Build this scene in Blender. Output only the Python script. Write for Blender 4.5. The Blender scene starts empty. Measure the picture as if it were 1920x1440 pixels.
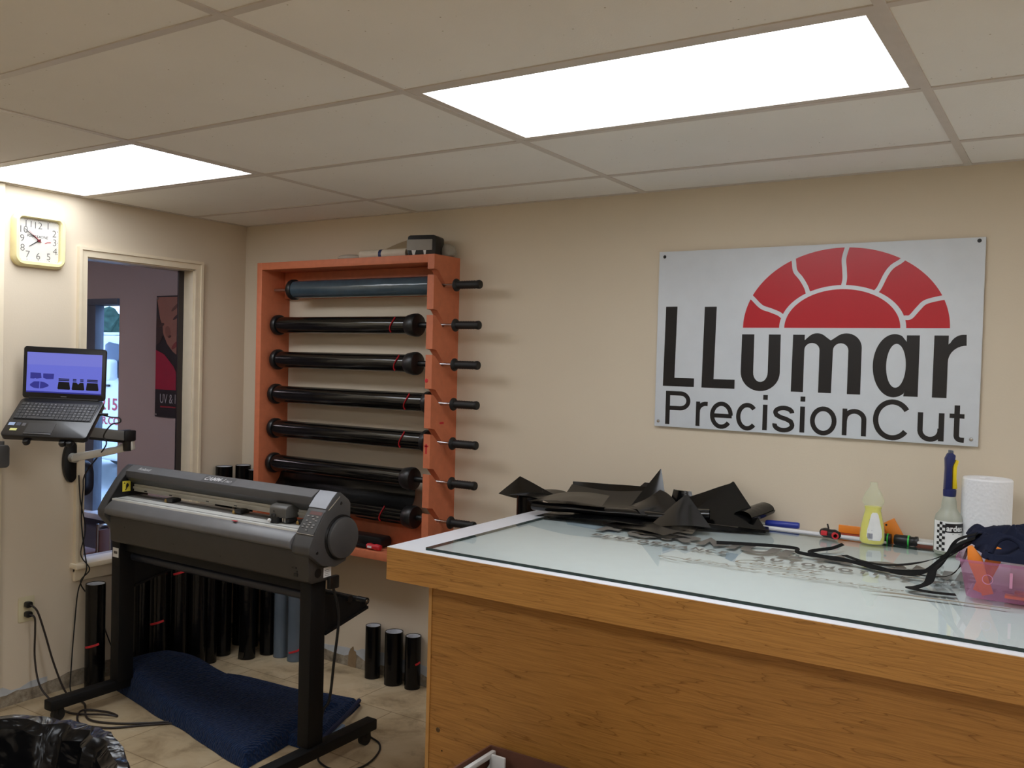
import bpy, bmesh, math, random
from mathutils import Vector, Matrix, noise

scene = bpy.context.scene
COL = scene.collection
PI = math.pi

# ------------------------------------------------------------------ camera, world, exposure
def make_camera():
    yaw, pit, rol = -0.568168, -0.02481, 0.02649
    f = Vector((math.sin(yaw) * math.cos(pit), math.cos(yaw) * math.cos(pit), math.sin(pit)))
    rt = Vector((math.cos(yaw), -math.sin(yaw), 0))
    up = rt.cross(f)
    c, s = math.cos(rol), math.sin(rol)
    r2 = rt * c + up * s
    u2 = up * c - rt * s
    cam = bpy.data.cameras.new('camera')
    cam.sensor_width = 36.0
    cam.lens = 36.0 * 1680.97 / 1920.0
    cam.clip_start = 0.05
    o = bpy.data.objects.new('camera', cam)
    m = Matrix((r2, u2, -f)).transposed().to_4x4()
    m.translation = Vector((4.040, -3.484, 1.613))
    o.matrix_world = m
    COL.objects.link(o)
    scene.camera = o

make_camera()
w = bpy.data.worlds.new('sky')
scene.world = w
w.use_nodes = True
wn = w.node_tree.nodes
wn['Background'].inputs['Color'].default_value = (0.36, 0.60, 1.0, 1)
wn['Background'].inputs['Strength'].default_value = 7.0
scene.view_settings.view_transform = 'Standard'
scene.view_settings.look = 'None'
scene.view_settings.gamma = 1.0
scene.view_settings.use_curve_mapping = False
scene.view_settings.exposure = 0.0
LAMP_STRENGTH = 8.1
LAMP_COLOR = (0.90, 0.94, 1.0)

# ------------------------------------------------------------------ materials
def lin(c):
    c = c / 255.0
    return c / 12.92 if c <= 0.04045 else ((c + 0.055) / 1.055) ** 2.4

def rgb(t):
    return (lin(t[0]), lin(t[1]), lin(t[2]), 1.0)

class NT:
    def __init__(self, name):
        self.m = bpy.data.materials.new(name)
        self.m.use_nodes = True
        self.t = self.m.node_tree
        self.n = self.t.nodes
        self.b = self.n['Principled BSDF']
    def new(self, typ, **kw):
        x = self.n.new(typ)
        for k, v in kw.items():
            setattr(x, k, v)
        return x
    def link(self, a, b):
        self.t.links.new(a, b)
    def coords(self, scale=(1, 1, 1), rot=(0, 0, 0), loc=(0, 0, 0)):
        tc = self.new('ShaderNodeTexCoord')
        mp = self.new('ShaderNodeMapping')
        mp.inputs['Scale'].default_value = scale
        mp.inputs['Rotation'].default_value = rot
        mp.inputs['Location'].default_value = loc
        self.link(tc.outputs['Object'], mp.inputs['Vector'])
        return mp.outputs['Vector']
    def noise(self, vec, scale, detail=3, rough=0.5, dist=0.0):
        x = self.new('ShaderNodeTexNoise')
        x.inputs['Scale'].default_value = scale
        x.inputs['Detail'].default_value = detail
        x.inputs['Roughness'].default_value = rough
        x.inputs['Distortion'].default_value = dist
        self.link(vec, x.inputs['Vector'])
        return x.outputs['Fac']
    def ramp(self, fac, stops):
        x = self.new('ShaderNodeValToRGB')
        e = x.color_ramp.elements
        while len(e) < len(stops):
            e.new(0.5)
        for el, (p, c) in zip(e, stops):
            el.position = p
            el.color = c
        self.link(fac, x.inputs['Fac'])
        return x.outputs['Color']
    def mix(self, fac, a, b, mode='MIX'):
        x = self.new('ShaderNodeMix', data_type='RGBA', blend_type=mode)
        for k, v in ((0, fac), (6, a), (7, b)):
            if hasattr(v, 'is_output'):
                self.link(v, x.inputs[k])
            else:
                x.inputs[k].default_value = v
        return x.outputs[2]
    def fresnel(self, ior=1.5):
        g = self.new('ShaderNodeNewGeometry')
        m = self.new('ShaderNodeMapRange')
        m.inputs['To Min'].default_value = ior
        m.inputs['To Max'].default_value = 1.0 / ior
        self.link(g.outputs['Backfacing'], m.inputs['Value'])
        fr = self.new('ShaderNodeFresnel')
        self.link(m.outputs['Result'], fr.inputs['IOR'])
        return fr.outputs['Fac']
    def bump(self, h, strength=0.2, dist=0.002):
        x = self.new('ShaderNodeBump')
        x.inputs['Strength'].default_value = strength
        x.inputs['Distance'].default_value = dist
        self.link(h, x.inputs['Height'])
        self.link(x.outputs['Normal'], self.b.inputs['Normal'])

MATS = {}
def plain(name, col, rough=0.5, metal=0.0, spec=0.5, var=0.06, vscale=18.0, bump=0.0, bscale=300.0, coat=0.0):
    """A painted/plastic/metal surface with slight procedural mottling."""
    if name in MATS:
        return MATS[name]
    k = NT(name)
    c = rgb(col)
    v = k.coords()
    n = k.noise(v, vscale, 4)
    a = tuple(x * (1 - var) for x in c[:3]) + (1,)
    b = tuple(min(1, x * (1 + var)) for x in c[:3]) + (1,)
    k.link(k.ramp(n, [(0.3, a), (0.7, b)]), k.b.inputs['Base Color'])
    k.b.inputs['Roughness'].default_value = rough
    k.b.inputs['Metallic'].default_value = metal
    k.b.inputs['Specular IOR Level'].default_value = spec
    if coat:
        k.b.inputs['Coat Weight'].default_value = coat
        k.b.inputs['Coat Roughness'].default_value = 0.05
    if bump:
        k.bump(k.noise(v, bscale, 2), bump, 0.001)
    MATS[name] = k.m
    return k.m

def clear_mat(name, tint, alpha, rough=0.05, col=None, spec=0.5):
    """Thin transparent sheet or shell: tinted transparency mixed with a glossy/diffuse surface."""
    if name in MATS:
        return MATS[name]
    k = NT(name)
    tr = k.new('ShaderNodeBsdfTransparent')
    tr.inputs['Color'].default_value = tint + (1,)
    k.b.inputs['Base Color'].default_value = rgb(col or (0, 0, 0))
    k.b.inputs['Roughness'].default_value = rough
    k.b.inputs['Specular IOR Level'].default_value = spec
    mx = k.new('ShaderNodeMixShader')
    fr = k.fresnel(1.5)
    mt = k.new('ShaderNodeMath', operation='MAXIMUM')
    mt.inputs[1].default_value = alpha
    k.link(fr, mt.inputs[0])
    k.link(mt.outputs[0], mx.inputs[0])
    k.link(tr.outputs[0], mx.inputs[1])
    k.link(k.b.outputs[0], mx.inputs[2])
    k.link(mx.outputs[0], k.n['Material Output'].inputs['Surface'])
    MATS[name] = k.m
    return k.m

def emit(name, col, strength):
    if name in MATS:
        return MATS[name]
    k = NT(name)
    k.b.inputs['Base Color'].default_value = (0.02, 0.02, 0.02, 1)
    k.b.inputs['Emission Color'].default_value = tuple(col) + (1,)
    k.b.inputs['Emission Strength'].default_value = strength
    MATS[name] = k.m
    return k.m

def wall_mat(name, col):
    k = NT(name)
    v = k.coords()
    c = rgb(col)
    n = k.noise(v, 1.3, 3)
    k.link(k.ramp(n, [(0.3, tuple(x * 0.97 for x in c[:3]) + (1,)), (0.7, c)]), k.b.inputs['Base Color'])
    k.b.inputs['Roughness'].default_value = 0.6
    k.b.inputs['Specular IOR Level'].default_value = 0.3
    k.bump(k.noise(v, 140, 3), 0.15, 0.002)
    return k.m

def tile_mat():
    k = NT('acoustic ceiling tile')
    v = k.coords()
    base = k.ramp(k.noise(v, 2.2, 3), [(0.3, rgb((238, 235, 230))), (0.7, rgb((243, 240, 235)))])
    vo = k.new('ShaderNodeTexVoronoi')
    vo.inputs['Scale'].default_value = 34.0
    k.link(v, vo.inputs['Vector'])
    pit = k.ramp(vo.outputs['Distance'], [(0.035, (1, 1, 1, 1)), (0.085, (0, 0, 0, 1))])
    gate = k.ramp(k.noise(v, 9, 2), [(0.45, (0, 0, 0, 1)), (0.55, (1, 1, 1, 1))])
    m = k.mix(1.0, pit, gate, 'MULTIPLY')
    k.link(k.mix(m, base, rgb((150, 135, 112))), k.b.inputs['Base Color'])
    k.b.inputs['Roughness'].default_value = 0.9
    k.b.inputs['Specular IOR Level'].default_value = 0.1
    k.bump(k.noise(v, 160, 4, 0.7), 0.3, 0.003)
    return k.m

def floor_mat():
    k = NT('beige stone tile')
    v = k.coords(loc=(-0.033 + 0.0, 0.34, 0))
    br = k.new('ShaderNodeTexBrick')
    br.offset = 0.5
    br.offset_frequency = 2
    br.inputs['Scale'].default_value = 1.0
    br.inputs['Brick Width'].default_value = 0.465
    br.inputs['Row Height'].default_value = 0.47
    br.inputs['Mortar Size'].default_value = 0.003
    br.inputs['Mortar Smooth'].default_value = 0.2
    br.inputs['Color1'].default_value = (1, 1, 1, 1)
    br.inputs['Color2'].default_value = (0.86, 0.86, 0.86, 1)
    br.inputs['Mortar'].default_value = (0.50, 0.46, 0.40, 1)
    k.link(v, br.inputs['Vector'])
    v2 = k.coords()
    stone = k.ramp(k.noise(v2, 5.5, 7, 0.6, 0.7), [(0.25, rgb((150, 128, 98))), (0.5, rgb((193, 172, 138))), (0.75, rgb((206, 189, 158)))])
    dirt = k.ramp(k.noise(v2, 3.7, 9, 0.72, 0.4), [(0.52, (1, 1, 1, 1)), (0.66, (0.62, 0.6, 0.57, 1)), (0.76, (0.36, 0.34, 0.32, 1))])
    c = k.mix(1.0, stone, br.outputs['Color'], 'MULTIPLY')
    k.link(k.mix(1.0, c, dirt, 'MULTIPLY'), k.b.inputs['Base Color'])
    k.b.inputs['Roughness'].default_value = 0.42
    k.bump(br.outputs['Fac'], -0.4, 0.002)
    return k.m

def oak_mat(name, base, dark, scale=1.0, axis='x'):
    k = NT(name)
    v = k.coords(scale=(0.62 * scale, 1.0, 7.0 * scale), loc=(3.1, 0.2, 1.7))
    warp = k.noise(v, 1.1, 4, 0.55, 0.3)
    rings = k.new('ShaderNodeMath', operation='MULTIPLY')
    rings.inputs[1].default_value = 16.0
    k.link(warp, rings.inputs[0])
    fr = k.new('ShaderNodeMath', operation='FRACT')
    k.link(rings.outputs[0], fr.inputs[0])
    grain = k.ramp(fr.outputs[0], [(0.0, rgb(dark)), (0.07, rgb(base)), (0.75, rgb(base)), (1.0, tuple(x * 0.86 for x in rgb(base)[:3]) + (1,))])
    v2 = k.coords(scale=(3.0, 1.0, 130.0))
    pores = k.ramp(k.noise(v2, 2.0, 4, 0.65), [(0.35, (0.74, 0.70, 0.66, 1)), (0.6, (1, 1, 1, 1))])
    k.link(k.mix(1.0, grain, pores, 'MULTIPLY'), k.b.inputs['Base Color'])
    k.b.inputs['Roughness'].default_value = 0.38
    return k.m

def quilt_mat():
    k = NT('blue quilted moving blanket')
    v = k.coords(rot=(0, 0, 0.35))
    wv = k.new('ShaderNodeTexWave', wave_type='BANDS', bands_direction='X', wave_profile='SIN')
    wv.inputs['Scale'].default_value = 26.0
    wv.inputs['Distortion'].default_value = 5.0
    wv.inputs['Detail'].default_value = 1.0
    wv.inputs['Detail Scale'].default_value = 2.2
    k.link(v, wv.inputs['Vector'])
    c = k.ramp(k.noise(v, 60, 4), [(0.3, rgb((19, 34, 62))), (0.7, rgb((29, 48, 82)))])
    k.link(c, k.b.inputs['Base Color'])
    k.b.inputs['Roughness'].default_value = 0.95
    k.b.inputs['Specular IOR Level'].default_value = 0.1
    k.b.inputs['Sheen Weight'].default_value = 0.05
    k.bump(wv.outputs['Fac'], 0.8, 0.006)
    return k.m

def roll_mat(name, col, rough):
    k = NT(name)
    v = k.coords()
    n = k.noise(v, 7, 5, 0.6, 0.8)
    c = rgb(col)
    k.link(k.ramp(n, [(0.3, tuple(x * 0.7 for x in c[:3]) + (1,)), (0.7, c)]), k.b.inputs['Base Color'])
    k.b.inputs['Roughness'].default_value = rough
    k.b.inputs['Specular IOR Level'].default_value = 0.3 if name.startswith('matt') else 0.6
    k.bump(k.noise(k.coords(scale=(0.6, 4, 4)), 5, 3), 0.25, 0.01)
    return k.m

def concrete_mat():
    k = NT('bare dirty drywall edge')
    v = k.coords()
    k.link(k.ramp(k.noise(v, 14, 6, 0.7), [(0.3, rgb((86, 76, 64))), (0.5, rgb((138, 126, 108))), (0.72, rgb((176, 166, 148)))]), k.b.inputs['Base Color'])
    k.b.inputs['Roughness'].default_value = 0.95
    k.bump(k.noise(v, 60, 4), 0.4, 0.004)
    return k.m

def bag_mat():
    k = NT('black bin liner')
    v = k.coords()
    k.b.inputs['Base Color'].default_value = rgb((14, 14, 15))
    k.b.inputs['Roughness'].default_value = 0.2
    k.b.inputs['Specular IOR Level'].default_value = 0.22
    k.bump(k.noise(v, 16, 2, 0.45, 1.2), 0.30, 0.025)
    return k.m

def towel_mat():
    k = NT('white quilted paper towel')
    v = k.coords()
    k.b.inputs['Base Color'].default_value = rgb((236, 236, 238))
    k.b.inputs['Roughness'].default_value = 0.95
    k.b.inputs['Specular IOR Level'].default_value = 0.1
    vo = k.new('ShaderNodeTexVoronoi')
    vo.inputs['Scale'].default_value = 90.0
    k.link(v, vo.inputs['Vector'])
    k.bump(vo.outputs['Distance'], 0.4, 0.003)
    return k.m

WALL = wall_mat('beige wall paint', (216, 202, 180))
LOBBY_WALL = wall_mat('lobby wall paint', (200, 182, 172))
TILE = tile_mat()
FLOOR = floor_mat()
GRID = plain('ceiling grid enamel', (208, 200, 192), 0.5, var=0.03)
TRIM = plain('cream trim paint', (226, 212, 186), 0.4, var=0.03)
OAK = oak_mat('oak laminate apron', (196, 142, 74), (148, 98, 42))
OAK_PANEL = oak_mat('oak laminate panel', (186, 132, 66), (142, 92, 38), 0.8)
WHITE_TOP = plain('white laminate', (232, 234, 240), 0.35, var=0.02)
ORANGE = plain('terracotta paint', (200, 114, 78), 0.55, var=0.07, vscale=30)
BLACK_FILM = roll_mat('black window film', (16, 15, 14), 0.12)
STAND_FILM = roll_mat('matt black window film', (13, 12, 12), 0.2)  # gloss and tone lowered to carry the shade under the cutter
BLUE_FILM = roll_mat('blue grey window film', (66, 84, 96), 0.14)
BLACK_PLASTIC = plain('black plastic', (18, 18, 19), 0.4)
BLACK_RUBBER = plain('black rubber grip', (14, 14, 14), 0.6)
BLACK_STEEL = plain('black powder coated steel', (10, 10, 11), 0.6, spec=0.3)
STEEL = plain('brushed steel rod', (190, 190, 188), 0.25, 1.0)
SILVER = plain('silver aluminium', (206, 204, 198), 0.3, 0.45)
RED = plain('red tape', (196, 34, 44), 0.5)
WHITE_PAPER = plain('white paper', (228, 228, 226), 0.8)
GREY_DARK = plain('charcoal plastic', (70, 70, 71), 0.42, bump=0.1)
GREY_MID = plain('grey plastic cover', (98, 98, 100), 0.38, bump=0.08)
GREY_LOW = plain('dark grey metal body', (56, 53, 50), 0.5)

# ------------------------------------------------------------------ mesh builder
class MB:
    def __init__(self):
        self.bm = bmesh.new()
    def _poly(self, vs):
        try:
            return self.bm.faces.new(vs)
        except ValueError:
            return None
    def box(self, x0, x1, y0, y1, z0, z1, M=None):
        return self.prism([(y0, z0), (y1, z0), (y1, z1), (y0, z1)], 'x', x0, x1, M)
    def prism(self, poly, axis, a0, a1, M=None):
        def P(p, a):
            if axis == 'x': q = Vector((a, p[0], p[1]))
            elif axis == 'y': q = Vector((p[0], a, p[1]))
            else: q = Vector((p[0], p[1], a))
            return M @ q if M else q
        A = [self.bm.verts.new(P(p, a0)) for p in poly]
        B = [self.bm.verts.new(P(p, a1)) for p in poly]
        n = len(poly)
        self._poly(A[::-1]); self._poly(B)
        for i in range(n):
            self._poly((A[i], A[(i + 1) % n], B[(i + 1) % n], B[i]))
        return self
    def ring(self, c, u, v, r, n):
        return [self.bm.verts.new(c + u * (r * math.cos(2 * PI * i / n)) + v * (r * math.sin(2 * PI * i / n))) for i in range(n)]
    def frame(self, d):
        d = d.normalized()
        a = Vector((0, 0, 1)) if abs(d.z) < 0.9 else Vector((1, 0, 0))
        u = d.cross(a).normalized()
        return u, d.cross(u).normalized()
    def cyl(self, p0, p1, r0, r1=None, n=28, caps=True):
        p0, p1 = Vector(p0), Vector(p1)
        u, v = self.frame(p1 - p0)
        A = self.ring(p0, u, v, r0, n)
        B = self.ring(p1, u, v, r0 if r1 is None else r1, n)
        for i in range(n):
            self._poly((A[i], A[(i + 1) % n], B[(i + 1) % n], B[i]))
        if caps:
            self._poly(A[::-1]); self._poly(B)
        return self
    def lathe(self, prof, o=(0, 0, 0), d=(0, 0, 1), n=32, sx=1.0, sy=1.0, close=False):
        o, d = Vector(o), Vector(d).normalized()
        if abs(d.z) > 0.99: u, v = Vector((1, 0, 0)), Vector((0, 1, 0))
        else: u, v = self.frame(d)
        rows = []
        for r, h in prof:
            if r < 1e-6:
                rows.append([self.bm.verts.new(o + d * h)])
            else:
                rows.append([self.bm.verts.new(o + d * h + u * (sx * r * math.cos(2 * PI * i / n)) + v * (sy * r * math.sin(2 * PI * i / n))) for i in range(n)])
        seq = list(zip(rows, rows[1:]))
        if close: seq.append((rows[-1], rows[0]))
        for A, B in seq:
            for i in range(n):
                j = (i + 1) % n
                if len(A) == 1 and len(B) > 1: self._poly((A[0], B[j], B[i]))
                elif len(B) == 1 and len(A) > 1: self._poly((A[i], A[j], B[0]))
                elif len(A) > 1: self._poly((A[i], A[j], B[j], B[i]))
        return self
    def tubehollow(self, p0, p1, r, t, n=32):
        p0, p1 = Vector(p0), Vector(p1)
        L = (p1 - p0).length
        return self.lathe([(r, 0), (r, L), (r - t, L), (r - t, 0)], p0, p1 - p0, n, close=True)
    def tube(self, pts, r, n=8):
        pts = [Vector(p) for p in pts]
        rows = []
        u = None
        for i, p in enumerate(pts):
            d = (pts[min(i + 1, len(pts) - 1)] - pts[max(i - 1, 0)]).normalized()
            if u is None:
                u, v = self.frame(d)
            else:
                u = (u - d * u.dot(d)).normalized()
                v = d.cross(u).normalized()
            rows.append(self.ring(p, u, v, r, n))
        for A, B in zip(rows, rows[1:]):
            for i in range(n):
                self._poly((A[i], A[(i + 1) % n], B[(i + 1) % n], B[i]))
        self._poly(rows[0][::-1]); self._poly(rows[-1])
        return self
    def strap(self, pts, wid, th=0.0015, upv=(0, 0, 1)):
        """flat ribbon following pts; wid is a width vector, or a width laid flat"""
        pts = [Vector(p) for p in pts]
        rows = []
        for i, p in enumerate(pts):
            d = (pts[min(i + 1, len(pts) - 1)] - pts[max(i - 1, 0)]).normalized()
            u_ = Vector(upv)
            s = d.cross(u_)
            s = s.normalized() * wid / 2 if s.length > 1e-4 else Vector((wid / 2, 0, 0))
            nrm = s.cross(d).normalized() * th
            rows.append([self.bm.verts.new(q) for q in (p - s, p + s, p + s + nrm, p - s + nrm)])
        for A, B in zip(rows, rows[1:]):
            for i in range(4):
                self._poly((A[i], A[(i + 1) % 4], B[(i + 1) % 4], B[i]))
        self._poly(rows[0][::-1]); self._poly(rows[-1])
        return self
    def grid(self, nu, nv, f, th=0.0):
        def lay(off):
            return [[self.bm.verts.new(f(i / nu, j / nv) + off(i / nu, j / nv)) for j in range(nv + 1)] for i in range(nu + 1)]
        def nrm(u, v):
            e = 1e-3
            a = f(min(u + e, 1), v) - f(max(u - e, 0), v)
            b = f(u, min(v + e, 1)) - f(u, max(v - e, 0))
            c = a.cross(b)
            return c.normalized() * th if c.length > 1e-12 else Vector((0, 0, th))
        A = lay(lambda u, v: Vector())
        for i in range(nu):
            for j in range(nv):
                self._poly((A[i][j], A[i + 1][j], A[i + 1][j + 1], A[i][j + 1]))
        if th:
            B = lay(nrm)
            for i in range(nu):
                for j in range(nv):
                    self._poly((B[i][j], B[i][j + 1], B[i + 1][j + 1], B[i + 1][j]))
            for i in range(nu):
                self._poly((A[i][0], B[i][0], B[i + 1][0], A[i + 1][0]))
                self._poly((A[i + 1][nv], B[i + 1][nv], B[i][nv], A[i][nv]))
            for j in range(nv):
                self._poly((A[0][j + 1], B[0][j + 1], B[0][j], A[0][j]))
                self._poly((A[nu][j], B[nu][j], B[nu][j + 1], A[nu][j + 1]))
        return self
    def ball(self, c, r, sx=1, sy=1, sz=1, n=3):
        m = Matrix.Translation(c) @ Matrix.Diagonal((sx, sy, sz, 1))
        bmesh.ops.create_icosphere(self.bm, subdivisions=n, radius=r, matrix=m)
        return self
    def mesh2d(self, verts, faces, M):
        vs = [self.bm.verts.new(M @ Vector(v)) for v in verts]
        for f in faces:
            self._poly([vs[i] for i in f])
        return self
    def warp(self, f):
        for v in self.bm.verts:
            v.co = f(v.co)
        return self
    def build(self, name, mat, parent=None, bevel=0.0, seg=2, smooth=True, angle=0.6):
        bm = self.bm
        bmesh.ops.recalc_face_normals(bm, faces=bm.faces)
        if bevel:
            es = [e for e in bm.edges if len(e.link_faces) == 2 and e.calc_face_angle(0) > 0.5]
            bmesh.ops.bevel(bm, geom=es, offset=bevel, segments=seg, affect='EDGES', profile=0.5, clamp_overlap=True)
        if parent is not None:
            root = parent
            while root.parent: root = root.parent
            off = root.location
            for v in bm.verts: v.co -= off
        me = bpy.data.meshes.new(name)
        bm.to_mesh(me)
        bm.free()
        if smooth:
            me.shade_smooth()
            me.set_sharp_from_angle(angle=angle)
        me.materials.append(mat)
        o = bpy.data.objects.new(name, me)
        COL.objects.link(o)
        if parent is not None:
            o.parent = parent
        return o

def rrect(w, h, r, cx=0, cy=0, n=6):
    pts = []
    for sx, sy, a0 in ((1, 1, 0), (-1, 1, 90), (-1, -1, 180), (1, -1, 270)):
        for i in range(n + 1):
            a = math.radians(a0 + 90 * i / n)
            pts.append((cx + sx * (w / 2 - r) + r * math.cos(a), cy + sy * (h / 2 - r) + r * math.sin(a)))
    return pts

def tag(o, label=None, cat=None, group=None, kind=None):
    if label: o['label'] = label
    if cat: o['category'] = cat
    if group: o['group'] = group
    if kind: o['kind'] = kind
    return o

def thing(name, label, cat, loc, group=None):
    o = bpy.data.objects.new(name, None)
    o.empty_display_size = 0.05
    o.location = loc
    COL.objects.link(o)
    return tag(o, label, cat, group)

def struct(name, mb, mat, **kw):
    return tag(mb.build(name, mat, **kw), kind='structure')

def copy_tree(o, parent=None):
    c = o.copy()
    COL.objects.link(c)
    if parent: c.parent = parent
    for ch in [x for x in COL.objects if x.parent == o]:
        copy_tree(ch, c)
    return c

def text2d(body, w=None, h=None, offset=0.0, shear=0.0, space=1.0, ext=0.0):
    """lettering as flat mesh data scaled into a w x h box with its lower left corner at the origin"""
    cu = bpy.data.curves.new('lettering', 'FONT')
    cu.body = body
    cu.offset = offset
    cu.shear = shear
    cu.space_character = space
    cu.resolution_u = 4
    ob = bpy.data.objects.new('lettering', cu)
    COL.objects.link(ob)
    dg = bpy.context.evaluated_depsgraph_get()
    me = bpy.data.meshes.new_from_object(ob.evaluated_get(dg))
    vs = [v.co.copy() for v in me.vertices]
    fs = [tuple(p.vertices) for p in me.polygons]
    bpy.data.objects.remove(ob)
    bpy.data.meshes.remove(me)
    x0 = min(v.x for v in vs); x1 = max(v.x for v in vs)
    y0 = min(v.y for v in vs); y1 = max(v.y for v in vs)
    sx = w / (x1 - x0) if w else None
    sy = h / (y1 - y0) if h else sx
    sx = sx or sy
    return [((v.x - x0) * sx, (v.y - y0) * sy, 0) for v in vs], fs

def basis(o, r, u):
    r, u = Vector(r).normalized(), Vector(u).normalized()
    n = r.cross(u)
    m = Matrix((r, u, n)).transposed().to_4x4()
    m.translation = Vector(o)
    return m

def letter(mb, body, o, r, u, **kw):
    v, f = text2d(body, **kw)
    mb.mesh2d(v, f, basis(o, r, u))
    return mb

def arcpts(cx, cy, rx, ry, a0, a1, n=12):
    return [(cx + rx * math.cos(math.radians(a0 + (a1 - a0) * i / n)), cy + ry * math.sin(math.radians(a0 + (a1 - a0) * i / n))) for i in range(n + 1)]
CAPS = {'F': (.8, [[(0, 0), (0, 1), (1, 1)], [(0, .52), (.85, .52)]]), 'O': (1.15, [arcpts(.5, .5, .5, .5, 0, 360, 28)]),
        'R': (.95, [[(0, 0), (0, 1), (.6, 1)] + arcpts(.6, .74, .4, .26, 90, -90, 8) + [(0, .48)], [(.5, .48), (1, 0)]]),
        'M': (1.2, [[(0, 0), (0, 1), (.5, .25), (1, 1), (1, 0)]]), 'U': (1.0, [[(0, 1), (0, .4)] + arcpts(.5, .4, .5, .4, 180, 360, 12) + [(1, 1)]]),
        'L': (.75, [[(0, 1), (0, 0), (1, 0)]]), 'A': (1.1, [[(0, 0), (.5, 1), (1, 0)], [(.2, .32), (.8, .32)]]), 'N': (1.0, [[(0, 0), (0, 1), (1, 0), (1, 1)]]),
        'E': (.8, [[(1, 1), (0, 1), (0, 0), (1, 0)], [(0, .52), (.85, .52)]]), 'P': (.85, [[(0, 0), (0, 1), (.6, 1)] + arcpts(.6, .72, .4, .28, 90, -90, 8) + [(0, .44)]]),
        'C': (1.0, [arcpts(.5, .5, .5, .5, 48, 312, 20)]), 'T': (.85, [[(.5, 0), (.5, 1)], [(0, 1), (1, 1)]]), 'I': (.12, [[(.5, 0), (.5, 1)]]),
        'V': (1.0, [[(0, 1), (.5, 0), (1, 1)]]), 'S': (.85, [arcpts(.5, .75, .45, .25, 30, 270, 12) + arcpts(.5, .25, .45, .25, 90, -150, 12)])}
RIB = [0]
def ribbon(mb, pts, wd, M):
    RIB[0] = (RIB[0] + 1) % 9
    zz = RIB[0] * 3e-5
    n = len(pts)
    closed = math.hypot(pts[0][0] - pts[-1][0], pts[0][1] - pts[-1][1]) < 1e-6
    L, R = [], []
    for i in range(n):
        a = pts[i - 1] if i > 0 else (pts[-2] if closed else pts[0])
        b = pts[i + 1] if i < n - 1 else (pts[1] if closed else pts[-1])
        p = pts[i]
        d1 = Vector((p[0] - a[0], p[1] - a[1])); d2 = Vector((b[0] - p[0], b[1] - p[1]))
        d1 = d1.normalized() if d1.length > 1e-9 else d2.normalized()
        d2 = d2.normalized() if d2.length > 1e-9 else d1
        t_ = (d1 + d2).normalized()
        nn = Vector((-t_.y, t_.x)); k_ = wd / 2 / max(0.45, nn.dot(Vector((-d1.y, d1.x))))
        L.append((p[0] + nn.x * k_, p[1] + nn.y * k_, zz)); R.append((p[0] - nn.x * k_, p[1] - nn.y * k_, zz))
    for i in range(n - 1):
        mb.mesh2d([L[i], R[i], R[i + 1], L[i + 1]], [(0, 1, 2, 3)], M)
def capitals(mb, word, w, h, wd, M, shear=0.0, gap=0.35):
    adv = [CAPS[c][0] for c in word]
    k = (w - wd) / (sum(adv) + gap * (len(word) - 1))
    x = wd / 2
    for c, a in zip(word, adv):
        for pl in CAPS[c][1]:
            pts = [(x + p[0] * a * k, wd / 2 + p[1] * (h - wd)) for p in pl]
            ribbon(mb, [(px + shear * py, py) for px, py in pts], wd, M)
        x += (a + gap) * k
    return mb

def smoothpath(pts, n=8):
    pts = [Vector(p) for p in pts]
    P = [pts[0]] + pts + [pts[-1]]
    out = []
    for i in range(1, len(P) - 2):
        for k in range(n):
            t = k / n
            a, b, c, d = P[i - 1], P[i], P[i + 1], P[i + 2]
            out.append(0.5 * ((2 * b) + (c - a) * t + (2 * a - 5 * b + 4 * c - d) * t * t + (3 * b - a - 3 * c + d) * t ** 3))
    out.append(pts[-1])
    return out

# ------------------------------------------------------------------ room shell
H = 2.34
XR, YF = 6.11, -6.0
struct('floor', MB().box(-0.12, XR + 0.1, YF - 0.1, 0.12, -0.1, 0), FLOOR, smooth=False)
struct('wall_back', MB().box(-0.12, XR + 0.1, 0, 0.12, 0, H + 0.1), WALL, smooth=False)
struct('wall_right', MB().box(XR, XR + 0.1, YF, 0, 0, H + 0.1), WALL, smooth=False)
struct('wall_front', MB().box(-0.12, XR + 0.1, YF - 0.1, YF, 0, H + 0.1), WALL, smooth=False)
# left wall with the interior window opening
WY0, WY1, WZ0, WZ1 = -0.967, -0.350, 0.585, 2.060
m = MB()
m.box(-0.12, 0, YF, WY0, 0, H + 0.1)
m.box(-0.12, 0, WY1, 0, 0, H + 0.1)
m.box(-0.12, 0, WY0, WY1, 0, WZ0)
m.box(-0.12, 0, WY0, WY1, WZ1, H + 0.1)
struct('wall_left', m, WALL, smooth=False)

# ceiling tiles + grid (2 x 4 ft), open cells where the troffers sit
ROWS = [-6.0 + 0.0]
gx = [0.0155 + 1.2192 * i for i in range(0, 6)]
gy = [-0.366 - 0.6096 * j for j in range(0, 10)]
LIGHTS = [(0, 1), (2, 1), (1, 5), (3, 5), (4, 0), (2, 8), (4, 5)]   # (column, row) of the troffers; last two added unseen to lift bounce light
m = MB()
xs = [0.0] + gx[1:5] + [XR]
ys = [0.0] + gy + [YF]
for i in range(5):
    x0 = gx[i] if i else 0.0
    x1 = xs[i + 1]
    for j in range(len(ys) - 1):
        if (i, j - 1) in LIGHTS:
            continue
        m.box(x0, x1, ys[j + 1], ys[j], H, H + 0.015)
struct('ceiling', m, TILE, smooth=False)
m = MB()
for x in gx[1:5]:
    m.box(x - 0.012, x + 0.012, YF, 0, H - 0.004, H + 0.0)
for y in gy:
    m.box(0, XR, y - 0.012, y + 0.012, H - 0.0035, H + 0.0005)
m.box(0, XR, -0.02, 0, H - 0.003, H); m.box(0, 0.02, YF, 0, H - 0.003, H)
struct('trim_1', m, GRID, smooth=False)
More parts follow.
